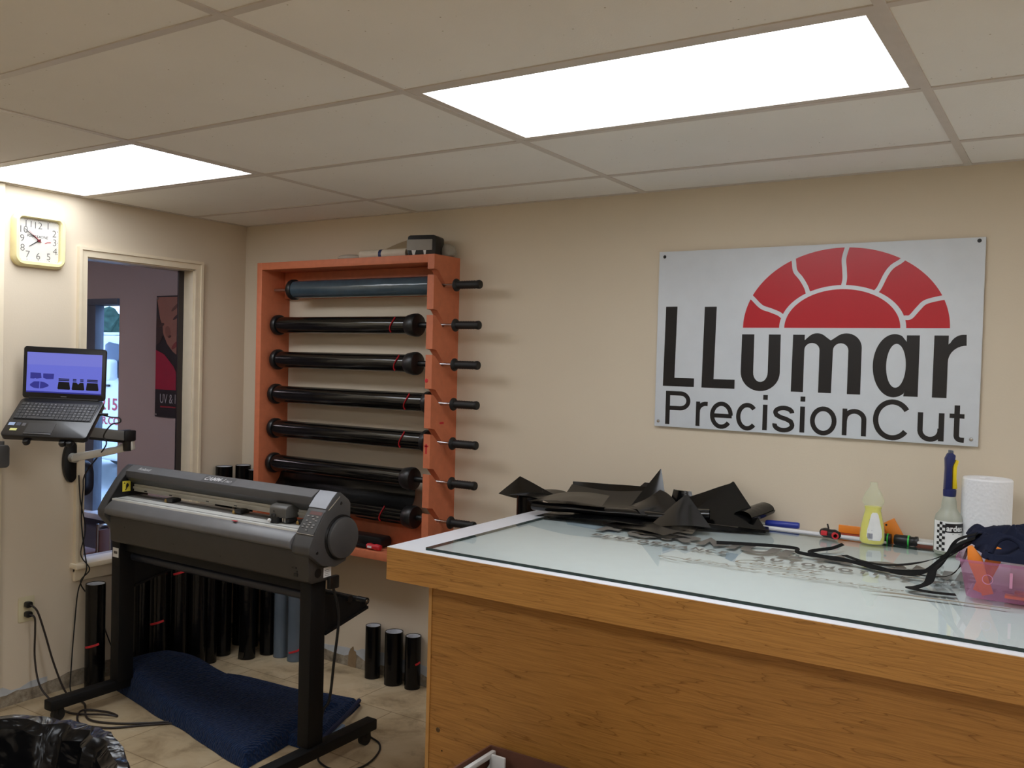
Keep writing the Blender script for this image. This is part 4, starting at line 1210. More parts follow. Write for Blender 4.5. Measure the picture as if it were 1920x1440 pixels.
def scr(mb, pts, z=0.0009):
    mb.mesh2d([screen(*p) + (z,) for p in pts], [tuple(range(len(pts)))], LB)
m = MB(); scr(m, [(0, 0), (1, 0), (1, 1), (0, 1)], 0.0005); m.build('display', emit('lit blue violet screen', (0.115, 0.135, 0.60), 1.0), ld, smooth=False)
m = MB()
scr(m, [(0.0, 0.69), (1, 0.70), (1, 0.995), (0, 0.995)], 0.0007); m.build('screen_toolbar', emit('lit toolbar', (0.15, 0.165, 0.60), 1.0), ld, smooth=False)
m = MB()
for pts in ([(.05, .34), (.05, .49), (.19, .49), (.20, .36), (.13, .34), (.12, .355), (.10, .34)], [(.22, .48), (.22, .37), (.27, .34), (.36, .35), (.365, .48)],
            [(.05, .20), (.10, .27), (.175, .275), (.17, .10), (.10, .11), (.05, .16)], [(.185, .275), (.24, .26), (.29, .21), (.30, .18), (.28, .15), (.22, .11), (.18, .10)]):
    scr(m, pts)
scr(m, [(0, 0), (1, 0), (1, 0.035), (0, 0.035)]); m.build('screen_blue_shapes', emit('lit navy', (0.012, 0.015, 0.22), 1.0), ld, smooth=False)
m = MB()
for q in range(3):
    x = 0.415 + q * 0.19
    b0 = 0.10
    scr(m, [(x, b0 + .02), (x + .01, b0), (x + .16, b0), (x + .17, b0 + .02), (x + .155, b0 + .19), (x + .012, b0 + .19)] if q != 1 else [(x, b0 + .02), (x + .01, b0), (x + .16, b0), (x + .17, b0 + .02), (x + .155, b0 + .19), (x + .11, b0 + .19), (x + .085, b0 + .14), (x + .06, b0 + .19), (x + .012, b0 + .19)])
    for (a, b2) in ((.215, .24), (.25, .275)):
        if q == 1:
            scr(m, [(x + .012, b0 + a), (x + .06, b0 + a), (x + .06, b0 + b2), (x + .012, b0 + b2)]); scr(m, [(x + .11, b0 + a), (x + .155, b0 + a), (x + .155, b0 + b2), (x + .11, b0 + b2)])
        else:
            scr(m, [(x + .012, b0 + a), (x + .155, b0 + a), (x + .155, b0 + b2), (x + .012, b0 + b2)])
m.build('screen_black_shapes', plain('screen black', (6, 6, 14), 0.4), ld, smooth=False)
m = MB(); m.box(-LW * 0.035, LW * 0.035, LL * 0.045, LL * 0.062, 0.0, 0.0006, LB); m.build('maker_badge', plain('badge grey', (110, 110, 112), 0.4), ld)
m = MB(); m.cyl(BB @ Vector((-LW * 0.42, 0.004, -0.004)), BB @ Vector((LW * 0.42, 0.004, -0.004)), 0.008); m.build('hinge', BLACK_PLASTIC, t)

t = thing('laptop_mount', 'jointed silver and black wall arm carrying the laptop', 'wall arm', (0, -1.035, 1.085))
m = MB(); m.prism(ell(-1.035, 1.085, 0.040, 0.098, 40), 'x', 0.0, 0.022); m.build('wall_plate', BLACK_PLASTIC, t, bevel=0.004)
m = MB(); m.cyl((0.022, -1.035, 1.105), (0.052, -1.035, 1.105), 0.022); m.build('wall_pivot', SILVER, t)
pa, pb = Vector((0.052, -1.035, 1.108)), Vector((0.25, -0.890, 1.166))
m = MB()
dx = (pb - pa).normalized(); sd2 = dx.cross(Vector((0, 0, 1))).normalized(); up2 = sd2.cross(dx)
AM = Matrix((dx, sd2, up2)).transposed().to_4x4(); AM.translation = pa
La = (pb - pa).length
m.prism([(-0.02, -0.016), (La * 0.5, -0.021), (La + 0.02, -0.020), (La + 0.024, 0.02), (La - 0.01, 0.024), (La - 0.06, 0.012), (0.0, 0.020)], 'y', -0.016, 0.016, AM)
m.build('lower_arm', SILVER, t, bevel=0.004)
m = MB(); m.box(0.03, La * 0.4, -0.0170, -0.0155, -0.012, -0.004, AM); m.build('arm_slot', BLACK_PLASTIC, t)
el = Vector((0.25, -0.905, 1.215))
m = MB(); m.cyl(el + Vector((0, 0.005, -0.07)), el + Vector((0, 0.0, 0.03)), 0.020); m.box(el.x - 0.03, el.x + 0.03, el.y - 0.028, el.y + 0.03, el.z - 0.022, el.z + 0.028); m.build('elbow', BLACK_PLASTIC, t, bevel=0.005)
e2 = hc + b_v * 0.13 - n_v * 0.052
m = MB(); dx = (e2 - el).normalized(); sd2 = dx.cross(Vector((0, 0, 1))).normalized(); up2 = sd2.cross(dx)
AM = Matrix((dx, sd2, up2)).transposed().to_4x4(); AM.translation = el; La = (e2 - el).length
m.prism(rrect(La, 0.046, 0.015, La / 2, 0.0), 'y', -0.020, 0.020, AM); m.build('upper_arm', plain('grey arm cover', (112, 110, 106), 0.4), t, bevel=0.004)
m = MB(); m.prism(rrect(La * 0.8, 0.016, 0.006, La * .45, -0.026), 'y', -0.018, 0.018, AM); m.build('arm_underside', BLACK_PLASTIC, t, bevel=0.003)
m = MB(); m.prism(rrect(LW * 0.75, LD * 0.72, 0.02, 0, -LD * 0.52), 'z', -0.034, -0.0275, BB); m.build('tray', BLACK_STEEL, t, bevel=0.002)
m = MB(); m.cyl(BB @ Vector((0, -0.13, -0.034)), e2 - n_v * 0.02, 0.028); m.build('tilt_joint', BLACK_PLASTIC, t)
for x in (-0.20, 0.22, 0.30):
    m = MB(); m.lathe([(0, 0), (0.014, 0.0), (0.016, 0.01), (0.012, 0.02), (0, 0.022)], BB @ Vector((LW * x, -LD - 0.006, -0.036)), tuple(n_v), 14); m.box(LW * x - 0.01, LW * x + 0.01, -LD - 0.008, -LD * 0.86, -0.037, -0.031, BB); m.build('tray_clip', BLACK_PLASTIC, t)
t = thing('laptop_charger_cord', 'thin black charger cord from the laptop side down the left wall', 'cord', (0.02, -0.98, 0.6))
ps = BB @ Vector((LW * 0.5, -LD * 0.30, -0.012))
m = MB(); m.tube(smoothpath([ps, ps + r_ * 0.05 + Vector((0, 0, -0.01)), ps + r_ * 0.085 + Vector((0, 0, -0.012)), ps + r_ * 0.09 + Vector((0, 0, -0.03)), ps + r_ * 0.05 + Vector((0, 0, -0.045)), ps + Vector((-0.03, 0.04, -0.10)), Vector((0.20, -0.98, 1.17)), Vector((0.06, -0.99, 1.03)), Vector((0.034, -0.985, 0.95)), Vector((0.032, -0.990, 0.80)), Vector((0.032, -0.972, 0.65)), Vector((0.070, -0.985, 0.57)), Vector((0.034, -1.002, 0.47)), Vector((0.02, -1.01, 0.30)), Vector((0.03, -1.03, 0.10)), Vector((0.06, -1.05, 0.010)), Vector((0.16, -1.08, 0.007))], 8), 0.0032, 6); m.build('cord', BLACK_RUBBER, t)
m = MB(); m.cyl(ps, ps + r_ * 0.035, 0.006); m.build('plug', BLACK_PLASTIC, t)
t = thing('video_cord', 'second thin black cord twisting down the left wall beneath the arm', 'cord', (0.02, -0.98, 0.6))
m = MB(); m.tube(smoothpath([(0.030, -1.005, 1.02), (0.034, -0.998, 0.90), (0.036, -0.972, 0.76), (0.034, -0.992, 0.64), (0.072, -0.970, 0.57), (0.035, -0.992, 0.50), (0.018, -0.890, 0.36), (0.015, -0.84, 0.22), (0.015, -0.80, 0.12), (0.03, -0.76, 0.008), (0.06, -0.72, 0.006)], 8), 0.003, 6); m.build('video_cord', BLACK_RUBBER, t)

# outlet, plugs and their cords
t = thing('wall_outlet', 'ivory double outlet low on the left wall with two black plugs', 'outlet', (0, -1.234, 0.425))
IV = plain('ivory plastic', (206, 196, 162), 0.45)
m = MB(); m.prism(rrect(0.074, 0.115, 0.006, -1.234, 0.425), 'x', 0, 0.006); m.build('cover_plate', IV, t, bevel=0.0015)
for z in (0.447, 0.403):
    m = MB(); m.prism(rrect(0.034, 0.030, 0.010, -1.234, z), 'x', 0.006, 0.008); m.build('socket', IV, t)
def plugcord(label, z, path, loc):
    t = thing('power_cord', label, 'cord', loc, 'power cords at the outlet')
    m = MB(); m.prism(rrect(0.030, 0.026, 0.009, -1.234, z), 'x', 0.008, 0.034); m.build('plug', BLACK_PLASTIC, t, bevel=0.003)
    m = MB(); m.tube(smoothpath(path, 8), 0.0045, 8); m.build('cord', plain('dark brown cord', (34, 26, 24), 0.5), t)
plugcord('thicker power cord from the upper plug running to the cutter foot', 0.449, [(0.030, -1.232, 0.449), (0.045, -1.215, 0.430), (0.05, -1.20, 0.395), (0.06, -1.175, 0.30), (0.08, -1.15, 0.18), (0.11, -1.12, 0.06), (0.14, -1.10, 0.010), (0.25, -1.10, 0.006), (0.42, -1.19, 0.006), (0.54, -1.165, 0.006), (0.66, -1.08, 0.006), (0.78, -0.95, 0.005)], (0.02, -1.234, 0.449))
plugcord('thinner power cord hanging from the lower plug and looping on the floor', 0.404, [(0.030, -1.234, 0.404), (0.048, -1.22, 0.39), (0.045, -1.215, 0.33), (0.04, -1.212, 0.20), (0.07, -1.205, 0.08), (0.13, -1.18, 0.010), (0.25, -1.20, 0.006), (0.34, -1.19, 0.006), (0.46, -1.14, 0.016), (0.50, -1.10, 0.006), (0.42, -1.10, 0.006), (0.33, -1.16, 0.010), (0.44, -1.24, 0.006), (0.58, -1.20, 0.006), (0.68, -1.09, 0.006), (0.80, -0.96, 0.005)], (0.02, -1.234, 0.404))
t = thing('floor_cord', 'thin black cord looping on the tiles beside the right cutter wheel', 'cord', (1.62, -0.75, 0))
m = MB(); m.tube(smoothpath([(1.50, -0.60, 0.006), (1.55, -0.615, 0.006), (1.615, -0.64, 0.006), (1.665, -0.70, 0.006), (1.70, -0.80, 0.006), (1.69, -0.88, 0.006), (1.62, -0.925, 0.006), (1.53, -0.905, 0.006), (1.48, -0.85, 0.006)], 8), 0.004, 8); m.build('floor_cord', BLACK_RUBBER, t)
t = thing('plastic_box', 'grey rounded plastic box on the left wall trim, cut by the frame edge', 'box', (0.04, -1.41, 1.09))
m = MB(); m.prism(rrect(0.09, 0.10, 0.016, -1.398, 1.140), 'x', 0.018, 0.075); m.build('body', plain('grey box plastic', (86, 86, 86), 0.5), t, bevel=0.008)
m = MB(); m.cyl((0.045, -1.375, 1.19), (0.045, -1.375, 1.205), 0.010); m.build('top_nub', plain('grey box plastic', (86, 86, 86), 0.5), t)

# ------------------------------------------------------------------ blue moving blanket
t = thing('moving_blanket', 'folded blue quilted moving blanket on the floor under the cutter', 'blanket', (0.8, -0.75, 0))
QUILT = quilt_mat()
def pad(A, B, C_, D, hf, nu=64, nv=36, ed=0.055):
    A, B, C_, D = [Vector(p) for p in (A, B, C_, D)]
    def f(u, v):
        p = A.lerp(B, u).lerp(D.lerp(C_, u), v)
        e = min(min(u, 1 - u) / ed, min(v, 1 - v) / (ed * 1.6), 1.0)
        h = hf(u, v) * math.sqrt(max(0, 1 - (1 - e) ** 2))
        w_ = Vector(noise.noise_vector(Vector((p.x * 5, p.y * 5, 0)))) * 0.012
        return Vector((p.x + w_.x, p.y + w_.y, 0.004 + h + w_.z * 0.5 * e))
    m = MB(); m.grid(nu, nv, f)
    def g(u, v):
        p = f(u, v); return Vector((p.x, p.y, 0.002))
    m.grid(nu, nv, g)
    bmesh.ops.remove_doubles(m.bm, verts=m.bm.verts, dist=0.0025)
    return m
def hf1(u, v):
    return 0.080 + 0.050 * math.exp(-((u - 0.10) / 0.20) ** 2) - 0.012 * u + 0.008 * math.sin(6.2 * u + 3.0 * v) + 0.028 * math.exp(-((u - 0.26) / 0.14) ** 2) * math.exp(-((v - 0.85) / 0.3) ** 2)
pad((0.150, -0.900, 0), (1.345, -1.120, 0), (1.27, -0.50, 0), (0.185, -0.640, 0), hf1).build('upper_fold', QUILT, t)
pad((0.55, -0.90, 0), (1.44, -0.86, 0), (1.265, -0.37, 0), (0.50, -0.50, 0), lambda u, v: 0.034 + 0.006 * math.sin(9 * u), 30, 20, 0.05).build('lower_fold', QUILT, t)
m = MB(); m.tube(smoothpath([(1.455, -0.845, 0.028), (1.41, -0.72, 0.034), (1.36, -0.58, 0.036), (1.30, -0.45, 0.030), (1.262, -0.375, 0.026)], 8), 0.010, 8); m.build('edge_binding', plain('navy binding', (20, 28, 58), 0.9), t)
m = MB(); m.prism([(1.445, -0.84), (1.46, -0.84), (1.385, -0.60), (1.365, -0.60)], 'z', 0.006, 0.016); m.build('pale_lining', plain('pale blue lining', (128, 150, 176), 0.9), t)

# ------------------------------------------------------------------ trash can
t = thing('trash_can', 'round trash can with a glossy black liner at the lower left', 'trash can', (2.246, -2.666, 0))
TX, TY, TR, TH = 2.246, -2.666, 0.325, 0.775
MB().lathe([(0, 0.0), (0.25, 0.0), (0.255, 0.02), (TR, TH - 0.03), (TR + 0.012, TH - 0.03), (TR + 0.012, TH), (TR - 0.01, TH), (0.245, 0.03), (0, 0.03)], (TX, TY, 0), (0, 0, 1), 48).build('bin', plain('dark grey bin', (48, 48, 50), 0.6), t)
m = MB()
pr = [(TR + 0.020, TH - 0.17), (TR + 0.024, TH - 0.08), (TR + 0.022, TH - 0.01), (TR + 0.014, TH + 0.012), (TR - 0.006, TH + 0.012), (TR - 0.028, TH - 0.005), (TR - 0.05, TH - 0.10), (TR - 0.085, TH - 0.25), (TR - 0.13, TH - 0.45), (0.16, TH - 0.62), (0.0, TH - 0.66)]
m.lathe(pr, (TX, TY, 0), (0, 0, 1), 96)
def wr(p):
    a = math.atan2(p.y - TY, p.x - TX); rr = math.hypot(p.x - TX, p.y - TY)
    k = 0.007 * math.sin(17 * a + 3 * math.sin(4 * a)) + 0.010 * noise.noise(Vector((math.cos(a) * 5, math.sin(a) * 5, p.z * 9)))
    if rr < TR - 0.02: k *= 1.3
    k = k if rr > 0.05 else 0
    if rr > TR + 0.011: k = abs(k)
    return Vector((TX + (rr + k) * math.cos(a), TY + (rr + k) * math.sin(a), p.z + 0.006 * noise.noise(Vector((a * 6, p.z * 10, 1))) * (1 if rr > 0.1 else 0)))
m.warp(wr); m.build('liner', bag_mat(), t)

# ------------------------------------------------------------------ table with glass top
TX0, TX1, TYF, TZ = 2.14, 4.62, -1.24, 1.0
t = thing('work_table', 'oak laminate work table with a white top by the back wall', 'table', (3.38, -0.62, 0))
MB().box(TX0, TX1, TYF, -0.004, TZ - 0.02, TZ).build('top', WHITE_TOP, t, bevel=0.0015)
m = MB(); m.box(TX0 + 0.002, TX1 - 0.002, TYF + 0.002, TYF + 0.022, 0.893, TZ - 0.02); m.box(TX0 + 0.002, TX1 - 0.002, TYF - 0.002, TYF + 0.02, 0.893, TZ - 0.002)
m.build('front_apron', OAK, t, smooth=False)
m = MB(); m.box(TX0 - 0.002, TX0 + 0.018, TYF + 0.022, -0.004, 0.893, TZ - 0.0025); m.box(TX1 - 0.018, TX1 + 0.002, TYF + 0.022, -0.004, 0.893, TZ - 0.0025); m.build('side_apron', OAK, t, smooth=False)
m = MB(); m.box(2.252, 4.52, -1.135, -1.117, 0.0, 0.96); fp = m.build('front_panel', OAK_PANEL, t, smooth=False)
m = MB(); m.box(2.240, 2.252, -1.137, -0.06, 0.0, 0.96); m.build('side_panel', OAK_PANEL, t, smooth=False)
m = MB(); m.box(4.508, 4.52, -1.117, -0.06, 0.0, 0.96); m.build('side_panel', OAK_PANEL, t, smooth=False)
m = MB(); m.box(2.2385, 2.2515, -1.1385, -1.135, 0.0, 0.893); m.build('edge_strip', plain('oak edge', (196, 146, 84), 0.45), t)
MB().lathe([(0, 0.001), (0.006, 0.0015), (0.0085, 0)], (2.287, -1.135, 0.395), (0, -1, 0), 16).build('screw_cap', plain('brass brown screw', (96, 74, 48), 0.4, 0.5), t)
MB().lathe([(0, 0.001), (0.003, 0)], (2.305, -1.135, 0.33), (0, -1, 0), 10).build('nail_hole', BLACK_STEEL, t)
t = thing('glass_sheet', 'large clear glass sheet with grey lettering lying on the table', 'glass', (3.4, -0.66, TZ))
GLX0, GLX1, GLY0, GLY1 = 2.275, 4.58, -1.205, -0.125
k = NT('table glass')
k.b.inputs['Base Color'].default_value = (0.90, 0.965, 0.925, 1)
k.b.inputs['Roughness'].default_value = 0.0
tr = k.new('ShaderNodeBsdfTransparent'); tr.inputs['Color'].default_value = (0.90, 0.955, 0.925, 1)
gl = k.new('ShaderNodeBsdfGlossy'); gl.inputs['Roughness'].default_value = 0.02
fr = k.fresnel(1.5)
mx = k.new('ShaderNodeMixShader')
k.link(fr, mx.inputs[0]); k.link(tr.outputs[0], mx.inputs[1]); k.link(gl.outputs[0], mx.inputs[2])
k.link(mx.outputs[0], k.n['Material Output'].inputs['Surface'])
GT = 0.0085
gv = MB()
gv.bm.faces.new([gv.bm.verts.new(p) for p in ((GLX0, GLY0, TZ + GT), (GLX1, GLY0, TZ + GT), (GLX1, GLY1, TZ + GT), (GLX0, GLY1, TZ + GT))])
gv.build('pane', k.m, t, smooth=False)
EDGE = plain('dark green glass edge', (22, 44, 38), 0.15)
m = MB(); e_ = 0.0025
for a in ((GLX0, GLX1, GLY0 - e_, GLY0), (GLX0, GLX1, GLY1, GLY1 + e_), (GLX0 - e_, GLX0, GLY0, GLY1), (GLX1, GLX1 + e_, GLY0, GLY1)):
    m.box(a[0], a[1], a[2], a[3], TZ + 0.0004, TZ + GT)
m.build('pane_edge', EDGE, t, smooth=False)
GI = plain('grey vinyl lettering', (106, 103, 98), 0.35)
ZL = TZ + GT + 0.0003
m = MB()
for wd_, x0, y0, w_, h_2, st, gp in (('FORMULA', 2.555, -0.588, 0.90, 0.140, 0.034, 0.50), ('ONE', 3.470, -0.588, 0.37, 0.140, 0.030, 0.5), ('PERFORMANCE', 2.590, -0.675, 0.495, 0.047, 0.0110, 0.85),
                              ('AUTOMOTIVE', 3.168, -0.675, 0.47, 0.047, 0.0110, 0.85), ('FILMS', 3.69, -0.675, 0.21, 0.047, 0.0110, 0.85)):
    capitals(m, wd_, w_, h_2, st, basis((x0, y0, ZL), (1, 0, 0), (0, 1, 0)), 0.0, gp)
m.build('lettering', GI, t, smooth=False)
m = MB()
letter(m, 'Comfort', (3.14, -0.765, ZL), (1, 0, 0), (0, 1, 0), w=0.26, h=0.062, offset=0.0, shear=0.6)
letter(m, 'Without Compromise', (3.00, -0.850, ZL), (1, 0, 0), (0, 1, 0), w=0.64, h=0.052, offset=0.0, shear=0.6)
m.strap(smoothpath([(2.99, -0.862, ZL), (2.92, -0.835, ZL), (2.96, -0.82, ZL), (3.03, -0.835, ZL)], 6), 0.005, 0.0003)
m.prism([(3.545, -0.885), (3.62, -0.872), (3.90, -0.845), (3.90, -0.838), (3.62, -0.856)], 'z', ZL, ZL + 0.0002)
m.build('slogan', plain('taupe vinyl script', (140, 130, 112), 0.5), t, smooth=False)
m = MB()
for pts in ([(2.86, -0.665), (2.91, -0.665), (2.90, -0.76)], [(3.06, -0.60), (3.10, -0.60), (3.13, -0.73), (3.09, -0.70)], [(2.35, -0.42), (2.60, -0.46), (2.62, -0.54), (2.40, -0.50)]):
    m.prism(pts, 'z', TZ + 0.0003, TZ + 0.0005)
m.build('blue_grey_patch', plain('blue grey patch tint', (186, 196, 212), 0.5), t, smooth=False)  # three pale blue grey patches on the table top under the pane

# ------------------------------------------------------------------ film scraps on the table
SCRAP = clear_mat('dark film scrap', (0.16, 0.15, 0.13), 0.6, 0.18, (20, 19, 18), 0.8)
SCRAP2 = clear_mat('thin smoke film scrap', (0.34, 0.31, 0.27), 0.66, 0.2, (40, 37, 34), 0.8)
SCRAPK = roll_mat('black film scrap', (13, 13, 14), 0.16)
GS = 'film scraps piled on the table'
TT = TZ + GT + 0.0012
def sheet(label, A, B, C_, D, mat_=SCRAP, bend=(0, 0, 0), bend2=(0, 0, 0), group=GS, nu=14, nv=14, crinkle=0.0018):
    A, B, C_, D = [Vector(p) for p in (A, B, C_, D)]
    b1, b2 = Vector(bend), Vector(bend2)
    tip = (C_ - D).length < 0.06
    def f(u, v):
        p = A.lerp(B, u).lerp(D.lerp(C_, u), v)
        p = p + b1 * math.sin(PI * u) * ((1 - v) if tip else 1) + b2 * math.sin(PI * v)
        p = p + Vector(noise.noise_vector(p * 11)) * crinkle
        p.y = min(p.y, -0.006)
        if p.x > TX0 - 0.01: p.z = max(p.z, TT)
        return p
    return tag(MB().grid(nu, nv, f, 0.0006).build('film_scrap', mat_), label, 'film scrap', group)
# tall roll standing on the floor left of the table, with a sheet springing out of it
standing_roll(2.050, -0.20, 0.057, 1.040, 'tall black roll on the floor between rack and table, holding loose film', 'tall roll beside the table')
sheet('pointed film scrap springing up out of the tall roll left of the table', (1.900, -0.22, 1.035), (2.205, -0.20, 1.045), (2.003, -0.205, 1.120), (2.000, -0.207, 1.120), SCRAP, (0, -0.02, -0.012))
sheet('lower smoky film scrap sagging between the tall roll and the table pile', (1.985, -0.27, 1.045), (2.27, -0.30, 1.012), (2.28, -0.12, 1.03), (2.06, -0.14, 1.060), SCRAP2, (0, 0, 0.02))
def pileroll(label, p0, p1, r, mat_=SCRAPK):
    p0, p1 = Vector(p0), Vector(p1)
    m = MB(); L = (p1 - p0).length
    def f(u, v):
        a = v * 2 * PI * 1.35; rr = r * (1 - 0.12 * v)
        d = (p1 - p0).normalized(); uu, vv = m.frame(d)
        q = p0.lerp(p1, u) + uu * rr * math.cos(a) + vv * rr * 0.62 * math.sin(a)
        q = q + Vector(noise.noise_vector(q * 9)) * 0.004
        q.z = max(q.z, TT); q.y = min(q.y, -0.006)
        return q
    m.grid(16, 40, f, 0.0006)
    return tag(m.build('film_scrap', mat_), label, 'film scrap', GS)
pileroll('long loosely rolled black film lying along the front of the pile', (2.19, -0.40, 1.038), (2.76, -0.34, 1.048), 0.028)
pileroll('black rolled film scrap at the back of the pile near the wall', (2.30, -0.14, 1.035), (2.80, -0.10, 1.05), 0.03)
pileroll('black folded bundle under the tall spike in the pile', (2.60, -0.30, 1.040), (2.86, -0.22, 1.055), 0.034)
sheet('wide flat black scrap at the bottom front of the pile', (2.24, -0.475, TT), (2.88, -0.45, TT + 0.004), (2.84, -0.20, TT + 0.02), (2.26, -0.26, TT + 0.006), SCRAPK, (0, 0, 0.014))
sheet('broad smoky scrap with a raised rear edge in the middle of the pile', (2.26, -0.36, 1.062), (2.72, -0.34, 1.060), (2.60, -0.11, 1.112), (2.215, -0.13, 1.098), SCRAP2, (0, 0, -0.018), (0, 0, -0.020))
sheet('dark upright scrap forming the back ridge of the pile', (2.20, -0.10, 1.020), (2.62, -0.09, 1.030), (2.545, -0.075, 1.112), (2.195, -0.085, 1.104), SCRAP, (0, 0.01, 0))
sheet('grey brown scrap lying over the left of the pile', (2.175, -0.42, 1.055), (2.50, -0.41, 1.068), (2.44, -0.22, 1.082), (2.20, -0.24, 1.068), SCRAP2, (0, 0, 0.012))
sheet('tall dark spike of film, highest point of the pile', (2.545, -0.235, 1.060), (2.685, -0.215, 1.065), (2.634, -0.165, 1.203), (2.631, -0.166, 1.203), SCRAP, (0, -0.006, 0))
sheet('smoky curled scrap hanging forward below the tall spike', (2.66, -0.23, 1.13), (2.56, -0.30, 1.065), (2.66, -0.40, 1.052), (2.76, -0.26, 1.07), SCRAP2, (0, 0, -0.01), (0.0, 0, 0.012))
sheet('small folded film tip behind the tall spike', (2.47, -0.075, 1.08), (2.585, -0.07, 1.085), (2.545, -0.06, 1.128), (2.52, -0.06, 1.128), SCRAPK)
sheet('black square ended scrap sticking up right of the tall spike', (2.65, -0.10, 1.06), (2.755, -0.10, 1.05), (2.735, -0.09, 1.115), (2.66, -0.09, 1.118), SCRAPK, (0, -0.01, 0))
sheet('grey curled scrap leaning forward at the right front of the pile', (2.70, -0.44, TT + 0.002), (2.92, -0.36, 1.030), (2.775, -0.235, 1.122), (2.765, -0.24, 1.120), SCRAP2, (-0.005, -0.02, 0.012))
sheet('flat grey scrap at the very front of the pile', (2.60, -0.49, TT + 0.001), (2.80, -0.515, TT + 0.001), (2.85, -0.40, TT + 0.012), (2.66, -0.40, TT + 0.018), SCRAP2, (0, 0, 0.006))
sheet('small dark sliver at the front of the pile', (2.53, -0.47, TT + 0.001), (2.63, -0.50, TT + 0.001), (2.68, -0.44, TT + 0.006), (2.58, -0.41, TT + 0.010), SCRAP2)
sheet('oval dark cutting in front of the pile over the lettering', (2.68, -0.53, TT), (2.83, -0.56, TT), (2.88, -0.49, TT + 0.002), (2.74, -0.47, TT + 0.003), SCRAPK)
sheet('large black peaked scrap leaning on the wall right of the pile', (2.74, -0.20, 1.015), (3.06, -0.17, 1.015), (2.896, -0.055, 1.166), (2.890, -0.055, 1.166), SCRAPK, (0, -0.010, 0.0))
sheet('dark scrap wedge sloping left from the black peak', (2.70, -0.16, 1.03), (2.93, -0.15, 1.03), (2.885, -0.060, 1.160), (2.71, -0.10, 1.085), SCRAP, (0, -0.004, 0))
pileroll('short black rolled film at the right end of the scraps', (2.97, -0.165, 1.050), (3.015, -0.03, 1.072), 0.043)
sheet('flat black strip of film under the right hand scraps', (2.78, -0.33, TT), (3.075, -0.22, TT), (3.045, -0.12, TT + 0.004), (2.76, -0.20, TT + 0.006), SCRAPK)
sheet('second flat black strip beside the blue handled tool', (2.98, -0.255, TT + 0.002), (3.085, -0.205, TT + 0.002), (3.05, -0.10, TT + 0.004), (2.95, -0.14, TT + 0.006), SCRAP)

# ------------------------------------------------------------------ tools and bottles on the table
BLUE = plain('royal blue plastic', (38, 54, 150), 0.35)
t = thing('blade_handle', 'blue handled scraper with a pale blade beside the film scraps', 'tool', (3.09, -0.06, TZ))
MB().lathe([(0, 0), (0.010, 0.001), (0.0125, 0.006), (0.0125, 0.118), (0.0105, 0.126), (0, 0.127)], (3.027, -0.062, TZ + 0.0195 + 0.001), (1, 0.06, 0.02), 20).build('handle', BLUE, t)
m = MB(); m.box(2.975, 3.028, -0.075, -0.055, TZ + 0.014, TZ + 0.024); m.build('blade', plain('cream blade', (214, 212, 200), 0.4), t, bevel=0.003)
t = thing('straight_edge', 'long white straight edge lying along the wall behind the glass', 'ruler', (3.2, -0.09, TZ))
MB().cyl((2.985, -0.098, TZ + 0.0085), (3.47, -0.098, TZ + 0.0085), 0.008).build('straight_edge', plain('white rod', (222, 222, 224), 0.35), t)
t = thing('cutter_pouch', 'small red and black cutting tool on the glass left of the yellow bottle', 'tool', (3.29, -0.17, TZ + GT))
m = MB(); m.lathe([(0, 0), (0.014, 0.004), (0.020, 0.02), (0.017, 0.04), (0.020, 0.06), (0.014, 0.078), (0, 0.082)], (3.255, -0.150, TT + 0.0185), (1, -0.5, 0), 18, sx=0.9, sy=0.9); m.build('body', BLACK_PLASTIC, t)
m = MB(); m.box(3.262, 3.285, -0.186, -0.170, TT + 0.012, TT + 0.028, None); m.build('red_panel', RED, t, bevel=0.003)
m = MB(); m.tubehollow((3.318, -0.205, TT + 0.018), (3.312, -0.192, TT + 0.018), 0.011, 0.004); m.build('red_ring', RED, t)
m = MB(); m.tube([(3.285, -0.165, TT + 0.035), (3.280, -0.165, TT + 0.052)], 0.003); m.build('pin', BLACK_PLASTIC, t)
OR_ = plain('orange plastic', (242, 140, 40), 0.4)
m = MB(); m.box(3.296, 3.395, -0.062, -0.054, TZ + 0.0175, TZ + 0.046); tag(m.build('squeegee', OR_, bevel=0.002), 'long orange squeegee left of the yellow bottle against the wall', 'squeegee', 'orange squeegees')
t = thing('squeegee', 'tilted ribbed orange squeegee right of the yellow bottle', 'squeegee', (3.48, -0.05, TZ), 'orange squeegees')
SQM = basis((3.50, -0.055, TZ + 0.036), (0.52, -0.1, -0.85), (0.85, 0.0, 0.52))
m = MB(); m.box(-0.055, 0.03, -0.07, 0.015, 0, 0.006, SQM); m.build('blade', OR_, t, bevel=0.001)
m = MB()
for q in range(3): m.box(-0.05, 0.028, -0.06 + q * 0.012, -0.055 + q * 0.012, 0.006, 0.009, SQM)
m.build('ribs', plain('dark orange plastic', (206, 108, 26), 0.4), t)
MB().lathe([(0, 0.0015), (0.004, 0)], SQM @ Vector((-0.045, -0.02, 0.006)), tuple(SQM.to_3x3() @ Vector((0, 0, 1))), 10).build('hole', BLACK_PLASTIC, t)
t = thing('red_strip', 'dark red strip under the orange squeegee', 'strip', (3.35, -0.06, TZ))
MB().box(3.29, 3.42, -0.083, -0.045, TZ + 0.0005, TZ + 0.017).build('red_strip', plain('dull red strip', (150, 60, 44), 0.5), t, bevel=0.002)
